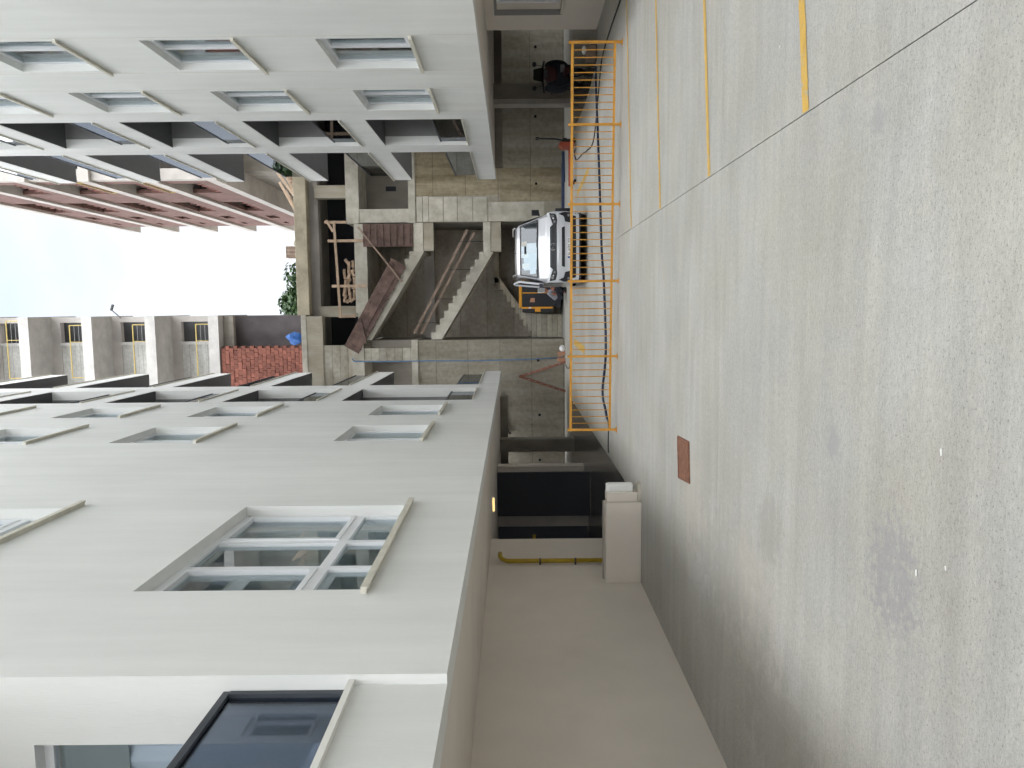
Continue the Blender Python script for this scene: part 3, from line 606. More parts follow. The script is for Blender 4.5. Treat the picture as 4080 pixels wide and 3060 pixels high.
P('room_wall', B(-9.4, -1.99, YB+1.6, YB+1.8, 5.862, 7.678), 'conc_dark')
# stairwell
P('stair_back_wall', B(-1.6, 3.6, YB+3.0, YB+3.2, 0, 7.468), 'conc_boards_v')
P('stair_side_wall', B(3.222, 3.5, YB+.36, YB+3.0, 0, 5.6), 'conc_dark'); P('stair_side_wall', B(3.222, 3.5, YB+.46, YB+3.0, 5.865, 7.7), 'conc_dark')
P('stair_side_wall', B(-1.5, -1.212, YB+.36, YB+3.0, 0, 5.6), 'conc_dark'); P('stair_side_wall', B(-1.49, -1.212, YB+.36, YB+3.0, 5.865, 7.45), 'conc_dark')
P('stair_beam', B(-1.20, 3.21, YB+2.6, YB+2.99, 5.20, 5.60), 'conc_back')
def flight(x0, z0, x1, z1, n, thick, ya, yb, mt, solid_to=None):
    """saw-toothed flight from (x0,z0) up to (x1,z1), outline extruded along Y"""
    dx = (x1-x0)/n; dz_ = (z1-z0)/n; pts = [(x0, z0)]
    for k in range(n):
        j = random.uniform(-.012, .012)
        pts += [(x0+dx*k+j, z0+dz_*(k+1)), (x0+dx*(k+1), z0+dz_*(k+1))]
    pts[1] = (x0, pts[1][1])
    pts += [(x1, z1-thick)]
    if solid_to is None: pts += [(x0, z0-thick*.95)]
    else: pts += solid_to
    return P('stair_flight', MB().prism(pts, 1, ya, yb), mt)
flight(2.10, 3.07, -1.19, 5.10, 12, .40, YB+.02, YB+1.25, 'conc_pale')
flight(2.15, 5.70, -1.19, 7.80, 12, .42, YB+.02, YB+1.25, 'conc_pale')
flight(-1.20, 1.05, 1.20, 2.70, 10, .20, YB+1.75, YB+2.9, 'conc_boards_s', [(-.22, 1.50), (-.30, 0), (-1.20, 0)])
P('landing', B(2.10, 3.215, YB+.02, YB+2.98, 2.80, 3.07), 'conc_pale'); P('landing_beam', B(2.12, 3.214, YB+.05, YB+.35, 2.40, 2.798), 'conc_old')
P('landing', B(2.15, 3.215, YB+.02, YB+2.98, 5.34, 5.70), 'conc_pale'); P('landing_beam', B(2.17, 3.214, YB+.05, YB+.35, 4.95, 5.338), 'conc_old')
P('landing', B(1.0, 3.214, YB+1.75, YB+2.9, 2.52, 2.70), 'conc_old')
# ---- things left on the stair block
def timber(a, b, w=.09, h=.05, mt='wood_raw', name='timber', label=None, cat='timber', group=None):
    o = put(name, MB().beam(a, b, w, h, up=(0, 1, 0)), mt)
    return tag(o, label, cat, group)
rl = thing('timber_railing', (1.5, YB+.2, 7.95), 'rough timber guard railing on the upper edge of the stair block', 'railing')
for x, z0, z1 in ((3.25, 8.22, 9.02), (2.56, 7.6, 8.92), (.87, 7.5, 8.82), (-.27, 7.95, 8.6)):
    put('post', B(x-.05, x+.05, YB-.045, YB-.085 if x < 3 else YB-.085, z0, z1), 'wood_raw', rl)
put('rail', MB().beam((3.3, YB-.11, 8.66), (-.33, YB-.11, 8.52), .09, .05, up=(0, 1, 0)), 'wood_raw', rl)
put('rail', MB().beam((3.32, YB-.115, 8.95), (2.9, YB-.115, 8.70), .09, .05, up=(0, 1, 0)), 'wood_raw', rl)
random.seed(11)
for k in range(22):
    x = .35+1.35*(k % 8)/7+random.uniform(-.08, .08); z = 7.99+.17*(k//8)+random.uniform(0, .05); a = random.uniform(-1.3, 1.3); L = random.uniform(.24, .46); y = YB+.16+random.uniform(0, .12)
    d = Vector((math.cos(a)*L/2, random.uniform(-.1, .1), abs(math.sin(a))*L/2*random.choice((-1, 1))*.6)); c = Vector((x, y, z+abs(d.z)))
    tag(put('wood_offcut', MB().beam(c-d, c+d, .10, .09), 'wood_raw'), 'short pale timber offcut in the heap behind the timber railing', 'timber', 'timber offcuts heaped on the stair block')
fb = thing('formwork_panel', (.4, YB-.1, 6.9), 'long dark red formwork trough lying along the top stair flight', 'formwork')
put('board', MB().beam((1.75, YB-.06, 6.28), (-1.55, YB-.06, 8.15), .03, .62, up=(0, 0, 1)), 'wood_red', fb)
put('board', MB().beam((1.2, YB-.10, 6.50), (-.55, YB-.10, 7.52), .05, .16, up=(0, 0, 1)), 'wood_red', fb)
put('batten', MB().beam((-.35, YB-.11, 7.78), (-1.30, YB-.11, 7.58), .05, .07), 'wood_red', fb)
for k in range(9):
    t = k/8; c = Vector((1.6, YB-.09, 6.22)).lerp(Vector((-1.45, YB-.09, 7.98)), t)
    put('batten', MB().beam(c+Vector((-.11, 0, -.2)), c+Vector((.10, 0, .2)), .05, .07), 'wood_red', fb)
fp = thing('formwork_panel', (2.7, YB-.05, 5.7), 'upright dark red formwork panel at the right end of the upper landing', 'formwork')
put('board', B(2.33, 3.18, YB-.012, YB+.015, 5.72, 7.6), 'wood_red', fp)
for k in range(7): put('batten', B(2.36, 3.16, YB-.05, YB-.0125, 5.82+k*.25, 5.91+k*.25+random.uniform(0, .04)), 'wood_red', fp)
timber((3.05, YB-.16, 7.75), (1.0, YB-.16, 6.15), .06, .06, 'wood_grey', 'prop', 'thin brown prop slanting across the red formwork trough', 'prop')
timber((2.95, YB+.10, 3.42+.25), (-.95, YB+.10, 5.60+.15), .10, .06, 'wood_grey', 'handrail_pole', 'upper long wooden handrail pole along the middle stair flight', 'pole')
timber((2.85, YB+.08, 3.15+.25), (-.98, YB+.08, 5.35+.15), .10, .06, 'wood_grey', 'handrail_pole', 'lower long wooden handrail pole along the middle stair flight', 'pole')
for k, (x, z) in enumerate(((2.5, 3.05), (1.45, 3.45), (.35, 4.12), (-.55, 4.7))):
    tag(put('steel_rod', MB().tube([(x, YB+.045, z), (x, YB+.045, z+.95)], .016, 6), 'pipe_dark'), 'thin upright steel rod holding the handrail poles on the middle flight', 'rod', 'rods along the middle flight')
cr8 = thing('wooden_crate', (2.18, YB+.5, 10.18), 'small dark wooden crate on the roof edge of the stair block', 'crate')
for k in range(3): put('plank', B(1.98+k*.147, 2.12+k*.147, YB+.45, YB+.49, 10.18, 10.66), 'wood_grey', cr8)
put('side', B(1.98, 2.0, YB+.492, YB+.85, 10.18, 10.64), 'wood_grey', cr8); put('side', B(2.40, 2.42, YB+.492, YB+.85, 10.18, 10.64), 'wood_grey', cr8)
tag(put('cement_bag', MB().sphere((2.52, YB+.4, 10.26), .12, 10, 6, (1.1, .8, .75)), 'conc_pale', smooth=True), 'small pale sack beside the wooden crate on the roof edge', 'sack')
random.seed(5)
for k in range(10):
    y = YB+.4+random.uniform(0, 1.2); x = 3.75+k*.14; z = 10.20+random.uniform(0, .25)
    timber((x, y, z), (x+random.uniform(.9, 1.5), y+1.2, z+random.uniform(.5, 1.0)), .10, .05, 'wood_raw', 'plank', 'weathered plank in the leaning stack at the roof corner of the stair block', 'plank', 'planks stacked on the stair block roof')
# pipes on the rear wall
def pipe(name, pts, r, mt, label, n=10): return tag(put(name, MB().tube(pts, r, n), mt, smooth=True), label, 'pipe')
pipe('drain_pipe', [(6.3, YB-.09, 2.62), (7.45, YB-.09, 2.42), (7.60, YB-.09, 2.3), (7.62, YB-.09, 0)], .06, 'pipe_brown', 'brown drain pipe bending down the rear wall behind the motor scooter')
pipe('drain_pipe', [(-3.35, YB-.09, 2.50), (-4.15, YB-.09, 2.36), (-4.75, YB-.09, 2.22), (-4.86, YB-.09, 2.12)], .06, 'pipe_brown', 'short sloping brown drain pipe high on the rear wall at the left')
pipe('hose', [(at(px, py, YB-.06).x, YB-.06, at(px, py, YB-.06).z) for px, py in ((1402, 1430), (1412, 1440), (1500, 1441), (1700, 1438), (1900, 1437), (2100, 1432), (2236, 1425))], .022, 'hose_light', 'pale blue hose hanging straight down the rear wall', 6)

# ================================================================ FAR UNFINISHED BUILDINGS
far_l = thing('unfinished_building', (-5, 36, 0), 'unfinished concrete tower with a red hollow-brick infill at its foot, left of the sky gap', 'building')
FL0, FL1 = -12.0, -0.24
fz = [12.75+2.96*k for k in range(0, 7)]
for k, z in enumerate(fz):
    if k: put('slab', B(FL0, FL1, 36, 40, z+.03, z+.5), 'conc_grey', far_l)
    zt = z+2.96
    if k == 0: continue
    put('beam', B(FL0, FL1-.02, 37.8, 38.1, zt-.45+.03, zt+.029), 'conc_back', far_l)
    put('rear_wall', B(FL0, -1.55, 37.85, 38.05, z+.5, zt-.42), 'conc_boards_g', far_l)
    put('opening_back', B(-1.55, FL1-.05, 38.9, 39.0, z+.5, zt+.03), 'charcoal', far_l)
    put('column', B(FL1-.30, FL1-.03, 37.75, 38.15, z+.5, zt-.421), 'conc_back', far_l)
    put('column', B(-1.66, -1.52, 37.7, 38.1, z+.5, zt-.421), 'conc_grey', far_l)
put('lower_wall', B(FL0, FL1, 38.9, 39.1, 0, 12.7), 'conc_dark', far_l)
put('beam', B(FL0, FL1-.02, 36.6, 36.9, 15.25, 15.73), 'conc_dark', far_l)
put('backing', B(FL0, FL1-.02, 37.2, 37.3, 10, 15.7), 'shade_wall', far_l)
inf = put('infill_backing', B(-4.4, -1.70, 36.24, 36.3, 11.4, 15.72), 'brick_far', far_l)
brk = MB().box(-.1025, .1025, -.07, .07, -.0925, .0925).mesh('brick'); brk.materials.append(MATS['brick'])
random.seed(3)
for r in range(22):
    z = 11.45+.1925*r+.1
    for c in range(12):
        x = -1.78-.2135*c-(.107 if r % 2 else 0)
        if c > 11 or x < -4.3: continue
        o = bpy.data.objects.new('brick', brk); COL.objects.link(o); o.parent = far_l; o.matrix_parent_inverse = Matrix.Translation(-far_l.location)
        o.location = (x+random.uniform(-.006, .006), 36.16+random.uniform(-.022, .022), z); o.rotation_euler = (0, 0, random.uniform(-.03, .03))
for k in range(1, 5):
    z = fz[k]+.5
    gr = thing('guard_railing', (-1.7, 36.1, z), ['', 'yellow guard frame on the lowest open floor of the left concrete tower', 'yellow guard frame on the second open floor of the left concrete tower', 'yellow guard frame on the third open floor of the left concrete tower', 'yellow guard frame on the topmost visible floor of the left concrete tower'][k], 'railing', 'guard frames on the left concrete tower')
    x0, x1 = FL1-.28-(.12 if k < 4 else -.1), -3.1
    put('frame', MB().tube([(x0, 36.1, z), (x0, 36.1, z+.62)], .022, 6).tube([(x1, 36.1, z), (x1, 36.1, z+.62)], .022, 6).tube([(x0, 36.1, z+.62), (x1, 36.1, z+.62)], .026, 6).tube([((x0+x1)/2+.45, 36.1, z), ((x0+x1)/2+.45, 36.1, z+.62)], .016, 6), 'guard_yellow', gr)
    for q in (.2, .41): put('wire', MB().tube([(x0, 36.1, z+q), (x1, 36.1, z+q)], .011, 5), 'side_grey', gr)
bm = bmesh.new(); bmesh.ops.create_icosphere(bm, subdivisions=2, radius=1); rt = random.Random(4)
dents = [(Vector((rt.gauss(0, 1), rt.gauss(0, 1), rt.gauss(0, 1))).normalized(), rt.uniform(-.5, .45)) for _ in range(30)]
for v in bm.verts:
    d = v.co.normalized(); k = 1+sum(a_*math.exp(-((d-q).length/.38)**2) for q, a_ in dents)
    v.co = Vector((d.x*.30*k, d.y*.2*k, d.z*.36*k*(1 if d.z > 0 else 1.25))); v.co.x *= 1+.5*v.co.z; v.co += Vector((-1.28, 34.0, 11.62))
me = bpy.data.meshes.new('tarpaulin'); bm.to_mesh(me); bm.free()
tag(put('tarpaulin', me, 'tarp_blue'), 'crumpled bright blue tarpaulin bundle below the brick infill', 'tarpaulin')
lp = thing('street_lamp', (FL1, 38, 21.4), 'small lamp arm sticking out at the edge of the left tower against the sky', 'lamp')
put('arm', MB().tube([(FL1-.1, 37.5, 21.0), (FL1+.30, 37.5, 21.45)], .025, 6), 'pipe_dark', lp); put('head', MB().obox((FL1+.42, 37.5, 21.42), (.14, 0, -.05), (0, .06, 0), (.015, 0, .035)), 'pipe_dark', lp)

tooth = MB().box(-.11, .11, -.12, .12, -.1, .1).mesh('brick'); tooth.materials.append(MATS['brick'])
far_r = thing('unfinished_building', (6.4, 48, 0), 'long unfinished tower with brick walls between concrete slabs, right of the sky gap', 'building')
for k in range(-1, 5):
    z = 18.62+2.97*k
    put('slab', B(6.0, 12, 36.4, 60, z, z+.48), 'conc_back', far_r)
    if k < 4:
        z0, z1 = z+.48, z+2.97
        hs = [(38.0, 41.0, z0+.95, z1), (44.5, 48.5, z0+1.15, z1-.2), (51, 52.4, z0+1.3, z1-.5), (54.6, 55.6, z0+1.6, z1-.6)]
        put('brick_wall', holes(0, 6.12, 6.32, 37.2, 57.0, z0, z1, hs), 'brick_far', far_r)
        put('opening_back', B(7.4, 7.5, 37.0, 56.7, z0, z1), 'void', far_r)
        put('column', B(6.1, 6.6, 36.6, 37.1, z0, z1), 'conc_back', far_r)
        put('end_wall', B(6.33, 12, 56.8, 56.99, z0, z1), 'conc_dark', far_r)
        for q in range(10):
            o = bpy.data.objects.new('brick', tooth); COL.objects.link(o); o.parent = far_r; o.matrix_parent_inverse = Matrix.Translation(-far_r.location)
            o.location = (6.22, 38.3+q*.55, z0+1.051) if q < 5 else (6.22, 45.1+(q-5)*.7, z0+1.251)
put('parapet', B(6.05, 6.3, 36.4, 52, 30.99, 31.35), 'conc_pale', far_r)
put('tower_base', B(7, 12, 40, 56, 0, 15.6), 'conc_dark', far_r)
for k, lab in ((0, 'yellow guard frame on the lower floor of the right brick tower'), (1, 'yellow guard frame on the upper floor of the right brick tower')):
    z = 18.62+2.97*k+.48
    gr = thing('guard_railing', (6.1, 39, z), lab, 'railing', 'guard frames on the right brick tower')
    put('frame', MB().tube([(6.1, 37.4, z), (6.1, 37.4, z+.6), (6.1, 40.6, z+.6), (6.1, 40.6, z)], .025, 6).tube([(6.1, 37.4, z+.3), (6.1, 40.6, z+.3)], .02, 6), 'guard_yellow', gr)

# ---------------------------------------------------------------- tree behind
def tree(loc, rad, zc, label, n=16000):
    t = thing('tree', (loc[0], loc[1], 0), label, 'tree'); rnd = random.Random(9)
    m = MB().tube([(loc[0], loc[1], 0), (loc[0]+.1, loc[1], zc*.5), (loc[0], loc[1]+.1, zc)], [.28, .22, .1], 8)
    for k in range(6):
        a = k*1.05; m.tube([(loc[0], loc[1], zc*.62+k*.3), (loc[0]+math.cos(a)*rad*.6, loc[1]+math.sin(a)*rad*.6, zc+rnd.uniform(0, 1))], [.1, .03], 6)
    put('trunk', m, 'bark', t)
    cl = [(Vector((loc[0], loc[1], zc))+Vector((rnd.gauss(0, 1), rnd.gauss(0, 1), rnd.gauss(0, .8))).normalized()*rad*rnd.uniform(.3, .9), rnd.uniform(.5, .95)) for _ in range(95)]
    m = MB()
    for _ in range(n):
        c, r = rnd.choice(cl); d = Vector((rnd.gauss(0, 1), rnd.gauss(0, 1), rnd.gauss(0, 1))).normalized()*r*rnd.uniform(.6, 1)
        p = c+d; nrm = (d.normalized()+Vector((rnd.uniform(-.6, .6), rnd.uniform(-.6, .6), rnd.uniform(-.2, .8)))).normalized()
        a = nrm.orthogonal().normalized()*rnd.uniform(.10, .18); b = nrm.cross(a)*.65
        m.quad(tuple(p-a), tuple(p-b), tuple(p+a), tuple(p+b))
    put('crown', m, 'leaf', t)
tree((.2, 48), 2.9, 14.05, 'leafy green tree whose crown shows above the stair block in the sky gap')

# ================================================================ THE YARD'S OBJECTS
# ---- orange-yellow fence
fe = thing('fence', (1.2, 14.45, 0), 'low orange-yellow metal bar fence across the yard in front of the van', 'fence')
FP = [(4.67, 14.17), (3.28, 14.30), (1.88, 14.42), (.48, 14.54), (-.94, 14.66), (-2.37, 14.74)]
HT = .90
for x, y in FP:
    put('post', B(x-.022, x+.022, y-.022, y+.022, .0, HT+.055), 'yellow_paint', fe, bevel=.004)
    put('foot', B(x-.05, x+.05, y-.05, y+.05, .001, .012), 'yellow_paint', fe)
bar = MB().tube([(0, 0, 0), (0, 0, .70)], .0085, 7).mesh('bar'); bar.materials.append(MATS['yellow_paint'])
for (a, b) in zip(FP, FP[1:]):
    A = Vector((*a, 0)); Bv = Vector((*b, 0)); d = (Bv-A).normalized()
    for z, r_ in ((HT-.01, .045), (.135, .04)):
        put('rail', MB().beam(A+d*.022+Vector((0, 0, z)), Bv-d*.022+Vector((0, 0, z)), r_, r_), 'yellow_paint', fe)
    for k in range(1, 11):
        p = A.lerp(Bv, k/11); o = bpy.data.objects.new('bar', bar); COL.objects.link(o); o.parent = fe; o.matrix_parent_inverse = Matrix.Translation(-fe.location); o.location = (p.x, p.y, .155)
# ---- hose and cables on the ground
def smooth(pts, n=6):
    out = []
    for i in range(len(pts)-1):
        p0, p1, p2, p3 = [Vector(pts[max(0, min(len(pts)-1, i+k))]) for k in (-1, 0, 1, 2)]
        for j in range(n):
            t = j/n; out.append(.5*((2*p1)+(-p0+p2)*t+(2*p0-5*p1+4*p2-p3)*t*t+(-p0+3*p1-3*p2+p3)*t**3))
    return out+[Vector(pts[-1])]
pipe('hose', smooth([(x, y, .024) for x, y in ((5.5, 18.35), (4.9, 18.25), (4.18, 18.0), (2.92, 17.59), (1.22, 17.1), (.56, 16.7), (-.94, 16.31), (-1.86, 16.88), (-2.22, 16.3), (-2.35, 16.05))]), .026, 'hose_blue', 'dark blue hose lying along the ground behind the yellow fence', 8)
pipe('cable', smooth([(x, y, .014) for x, y in ((5.55, 12.4), (5.46, 14.37), (5.44, 15.97), (5.31, 17.25), (4.71, 17.97), (3.97, 18.93), (4.06, 20.6), (4.2, 21.67), (4.45, 23.9), (4.9, 24.8))]), .015, 'cable', 'black cable curling across the ground on the right behind the fence', 6)
pipe('cable', smooth([(x, y, .014) for x, y in ((-2.15, 28.9), (-2.2, 27.6), (-1.9, 26.6), (-.6, 26.1), (.6, 25.9), (2, 25.9), (3.5, 25.7))]), .016, 'cable', 'black cable running along the foot of the stair block to the left', 6)
pipe('cable', smooth([(x, y, .012) for x, y in ((-2.35, 16.05), (-2.5, 15.9), (-2.8, 15.95), (-3.05, 15.9))]), .011, 'cable', 'short thin cable at the left end of the blue hose', 6)
# ---- manhole cover
mh = thing('manhole_cover', (-1.8, 8.9, 0), 'rusty rectangular manhole cover in the concrete yard', 'cover')
mp_ = [(-1.57, 9.20), (-1.54, 8.63), (-2.0, 8.57), (-2.06, 9.12)]
put('plate', MB().prism(mp_, 2, .002, .010), 'rust', mh)
put('frame', MB().tube([(*p, .009) for p in mp_+mp_[:1]], .012, 6), 'rust', mh)
# ---- low wall with end block
lw = thing('low_wall', (-3.7, 11.9, 0), 'low cream plastered wall standing out from the left wall', 'wall')
put('wall', B(-4.358, -3.06, 11.80, 12.02, 0, .56), 'plaster_low', lw, bevel=.012)
put('coping', B(-4.357, -3.08, 11.99, 12.06, .562, .585), 'conc_back', lw)
eb = thing('utility_box', (-2.92, 11.95, 0), 'small pale plastered box on the end of the low cream wall', 'box')
put('body', B(-3.055, -2.90, 11.83, 12.05, .06, .545), 'plaster_low', eb, bevel=.015)
put('cover', MB().prism([(11.86, .13), (12.03, .13), (12.03, .5), (11.99, .545), (11.90, .545), (11.86, .5)], 0, -2.899, -2.78), 'plaster', eb, bevel=.012)
put('plinth', B(-3.05, -2.77, 11.84, 12.04, .0, .059), 'conc_pale', eb)
# ---- yellow gas pipe
gp = thing('gas_pipe', (-4.3, 12.72, 0), 'yellow gas pipe running up the left wall behind the low wall', 'pipe')
put('riser', MB().tube([(-4.29, 12.72, .02), (-4.29, 12.72, 2.12), (-4.27, 12.76, 2.21), (-4.25, 12.86, 2.25), (-4.25, 13.0, 2.25)], .038, 10), 'gas_yellow', gp, smooth=True)
for z in (1.55, .95): put('clamp', MB().tube([(-4.29, 12.72, z), (-4.29, 12.72, z+.03)], .046, 10).box(-4.36, -4.30, 12.71, 12.73, z, z+.03), 'pipe_dark', gp)
# ---- lit ceiling lamp
cl_ = thing('ceiling_lamp', (-3.9, 15.0, LS), 'lit oblong lamp under the soffit of the cream building', 'lamp')
put('diffuser', MB().obox((-3.9, 15.0, LS-.035), (.14, -.065, 0), (.014, .03, 0), (0, 0, .02)), 'lamp_glow', cl_, bevel=.01)
put('base', MB().obox((-3.9, 15.0, LS-.004), (.16, -.075, 0), (.024, .055, 0), (0, 0, .004)), 'pvc', cl_)

# ---- the van
VX, VY = 1.58, 20.45
van = thing('van', (VX, VY, 0), 'white van parked behind the yellow fence, facing the camera with its door ajar', 'van')
def V(n, m, mt, par=None, **k):
    for i, v in enumerate(m.v): m.v[i] = (v[0]+VX, v[1]+VY, v[2])
    return put(n, m, mt, par or van, **k)
def nose_y(x, z): return .015+.11*min(1, abs(x)/.93)**2.6+max(0, min(z, 1.0)-.78)*.42+max(0, .42-z)*.15+max(0, z-.985)*2.6
def nose_poly(outline, off, depth=.03):      # a thick piece of trim that follows the nose; outline in x,z
    m = MB(); n = len(outline); zz = [p[1] for p in outline]; z0, z1 = min(zz)+1e-4, max(zz)-1e-4; rows = max(6, int((z1-z0)/.02)); prev = None
    for j in range(rows+1):
        z = z0+(z1-z0)*j/rows; xs = []
        for k in range(n):
            (xa, za), (xb, zb) = outline[k], outline[(k+1) % n]
            if (za-z)*(zb-z) <= 0 and abs(zb-za) > 1e-6: xs.append(xa+(xb-xa)*(z-za)/(zb-za))
        xa, xb = min(xs), max(xs); c = max(4, int(max(abs(x) for x, _ in outline)*2/.05)); cur = [(xa+(xb-xa)*i/c, z) for i in range(c+1)]
        if prev:
            for i in range(c): m.quad(*[(p[0], nose_y(*p)-off, p[1]) for p in (prev[i], prev[i+1], cur[i+1], cur[i])])
            for p, q in ((prev[0], cur[0]), (cur[-1], prev[-1])): m.quad((p[0], nose_y(*p)-off, p[1]), (q[0], nose_y(*q)-off, q[1]), (q[0], nose_y(*q)+depth, q[1]), (p[0], nose_y(*p)+depth, p[1]))
        if j in (0, rows):
            for i in range(c): p, q = cur[i], cur[i+1]; m.quad((p[0], nose_y(*p)-off, p[1]), (q[0], nose_y(*q)-off, q[1]), (q[0], nose_y(*q)+depth, q[1]), (p[0], nose_y(*p)+depth, p[1]))
        prev = cur
    return m
hwz = lambda z: .90+.03*min(1, max(0, (z-.3)/.3))-(max(0, z-.9)*.12)
stt = [(.265, .27, 1.03, .91, .84), (.40, .27, 1.10, .92, .86), (.78, .27, 1.27, .93, .84), (1.42, .27, 1.76, .935, .71), (1.62, .27, 1.85, .935, .705), (2.1, .27, 1.895, .935, .71), (4.6, .27, 1.895, .935, .71), (4.78, .3, 1.80, .92, .69)]
m = MB(); rings = []
for y, zb, zt, wd, tw in stt:
    zbelt = min(1.06, zt-.10)
    half = [(wd*.9, zb), (wd, zb+.10), (wd, .62), (wd*.995, zbelt), (tw+(wd-tw)*.10, zt-.07), (tw-.05, zt-.012), (tw*.5, zt+.004), (0, zt+.012)]
    rings.append([(x, y, z) for x, z in half]+[(-x, y, z) for x, z in half[-2::-1]])
i0 = len(m.v)
for r_ in rings: m.v += r_
k_ = len(rings[0])
for a in range(len(rings)-1):
    for b in range(k_-1): m.f.append((a*k_+b, a*k_+b+1, (a+1)*k_+b+1, (a+1)*k_+b))
    m.f.append((a*k_+k_-1, a*k_, (a+1)*k_, (a+1)*k_+k_-1))
m.f.append(tuple(range(k_))); m.f.append(tuple((len(rings)-1)*k_+b for b in range(k_-1, -1, -1)))
body = V('body', m, 'van_paint', smooth=False)
m = MB(); NC, NR = 28, 20; gg = []
for j in range(NR+1):
    z = .22+.83*j/NR; hw_ = hwz(z); row = [(-hw_, .28, z)]
    for i in range(NC+1):
        x = (2*i/NC-1)*hw_; row.append((x, nose_y(x, z), z))
    gg.append(row+[(hw_, .28, z)])
for j in range(NR):
    for i in range(NC+2): m.quad(gg[j][i], gg[j][i+1], gg[j+1][i+1], gg[j+1][i])
V('nose', m, 'van_paint', smooth=True)
# windscreen and side windows
def lerp(a, b, t): return a+(b-a)*t
m = MB()
wz = [(-.775, .80, 1.29), (.775, .80, 1.29), (.665, 1.395, 1.745), (-.665, 1.395, 1.745)]
nv = Vector((0, -.6, .8)).normalized()*.008
f = [tuple(Vector(p)+nv) for p in wz]
ws = V('windscreen', MB().poly(f), 'van_glass')
wf = MB()
for a, b in zip(f, f[1:]+f[:1]): wf.beam(Vector(a), Vector(b), .045, .012, up=tuple(nv))
V('seal', wf, 'black_plastic', ws)
# cabin behind the glass: dark, with pale papers and seats
V('cabin', MB().poly([tuple(Vector(p)+nv*.4) for p in wz]), 'black_plastic', ws)
for kk, (x0, x1, t0, t1, mt) in enumerate(((-.55, .12, .05, .82, 'curtain'), (-.20, .02, .55, .97, 'paper'), (-.66, -.40, .10, .45, 'curtain'), (-.50, -.36, .5, .9, 'paper'))):
    q = [Vector((x, lerp(.80, 1.395, t), lerp(1.29, 1.745, t)))+nv*(.5+.09*kk) for x, t in ((x0, t0), (x1, t0), (x1, t1), (x0, t1))]
    V('paper_sheet', MB().poly([tuple(p) for p in q]), mt, ws)
q = [Vector((x, lerp(.80, 1.395, t), lerp(1.29, 1.745, t)))+nv*.88 for x, t in ((.10, .62), (.26, .62), (.24, .93), (.12, .97))]
V('tag', MB().poly([tuple(p) for p in q]), 'wood_raw', ws)
V('inner_mirror', MB().obox((0, 1.20, 1.62), (.11, 0, 0), (0, .01, 0), (0, 0, .03)), 'black_plastic', ws)
V('wiper', MB().tube([(.02, .79, 1.30), (-.70, .815, 1.315)], .012, 5).tube([(.70, .79, 1.30), (.05, .815, 1.315)], .012, 5), 'black_plastic', ws)
for s in (-1, 1):
    V('side_window', MB().quad((s*.925, 1.0, 1.12), (s*.94, 1.95, 1.12), (s*.76, 1.95, 1.74), (s*.80, 1.30, 1.66)), 'black_plastic')
    V('headlight', nose_poly([(s*.50, .815), (s*.70, .80), (s*.865, .835), (s*.895, 1.0), (s*.80, .985), (s*.56, .905)], .012), 'black_plastic')
    hl = van.children[-1]
    V('lamp', MB().tube([(s*.80, nose_y(.8, .93)-.03, .925), (s*.80, nose_y(.8, .93), .925)], .045, 12), 'lens', hl)
    V('lamp', MB().tube([(s*.665, nose_y(.66, .87)-.03, .868), (s*.665, nose_y(.66, .87), .868)], .038, 12), 'lens', hl)
    V('lamp', MB().tube([(s*.745, nose_y(.74, .90)-.034, .90), (s*.745, nose_y(.74, .9), .90)], .020, 8), 'lamp_white', hl)
    V('fog_panel', nose_poly([(s*.62, .44), (s*.90, .43), (s*.915, .62), (s*.86, .76), (s*.80, .62), (s*.66, .60)], .010), 'black_plastic')
    V('fog_lamp', MB().tube([(s*.82, nose_y(.82, .5)-.025, .50), (s*.82, nose_y(.82, .5), .50)], .036, 12), 'lens', van.children[-1])
    # wheel
    wh = V('wheel', MB().tube([(s*.74, .82, .33), (s*.76, .82, .33), (s*.90, .82, .33), (s*.92, .82, .33)], [.29, .325, .325, .29], 24), 'rubber')
    V('rim', MB().tube([(s*.915, .82, .33), (s*.93, .82, .33)], [.2, .17], 16), 'chrome', wh)
    V('wheel', MB().tube([(s*.74, 3.85, .33), (s*.76, 3.85, .33), (s*.90, 3.85, .33), (s*.92, 3.85, .33)], [.29, .325, .325, .29], 24), 'rubber')
V('grille', nose_poly([(-.57, .815), (.57, .815), (.60, .90), (.52, .985), (-.52, .985), (-.60, .90)], .009), 'black_plastic')
gr_ = van.children[-1]
for z in (.85, .945): V('grille_bar', nose_poly([(-.5, z-.006), (.5, z-.006), (.5, z+.006), (-.5, z+.006)], .017, .0), 'dark_alu', gr_)
ring = [(.085*math.cos(a*math.pi/12), nose_y(0, .9)-.02, .905+.085*math.sin(a*math.pi/12)) for a in range(25)]
V('emblem', MB().tube(ring, .014, 6, cap=False).prism([(-.12, .915), (-.02, .925), (.01, .895), (.12, .897), (.02, .885), (-.01, .913)], 1, nose_y(0, .9)-.03, nose_y(0, .9)-.012), 'chrome', gr_)
V('intake', nose_poly([(-.53, .60), (.53, .60), (.50, .68), (-.50, .68)], .008), 'black_plastic')
V('lower_bumper', nose_poly([(-.80, .305), (.80, .305), (.82, .405), (-.82, .405)], .009), 'black_plastic')
V('underbody', B(-.88, .88, .12, 4.6, .17, .32), 'black_plastic')
V('lip', nose_poly([(-.86, .225), (.86, .225), (.88, .30), (-.88, .30)], .012), 'van_paint')
pl = V('number_plate', B(-.30, .24, -.022, -.008, .432, .535), 'plate_white')
V('plate_band', B(-.298, -.252, -.0245, -.0222, .435, .532), 'plate_blue', pl)
tcv = bpy.data.curves.new('plate_text', 'FONT'); tcv.body = '26 AEM 202'; tcv.size = .112; tcv.align_x = 'CENTER'; tcv.align_y = 'CENTER'; tcv.extrude = .0006; tcv.space_character = .95
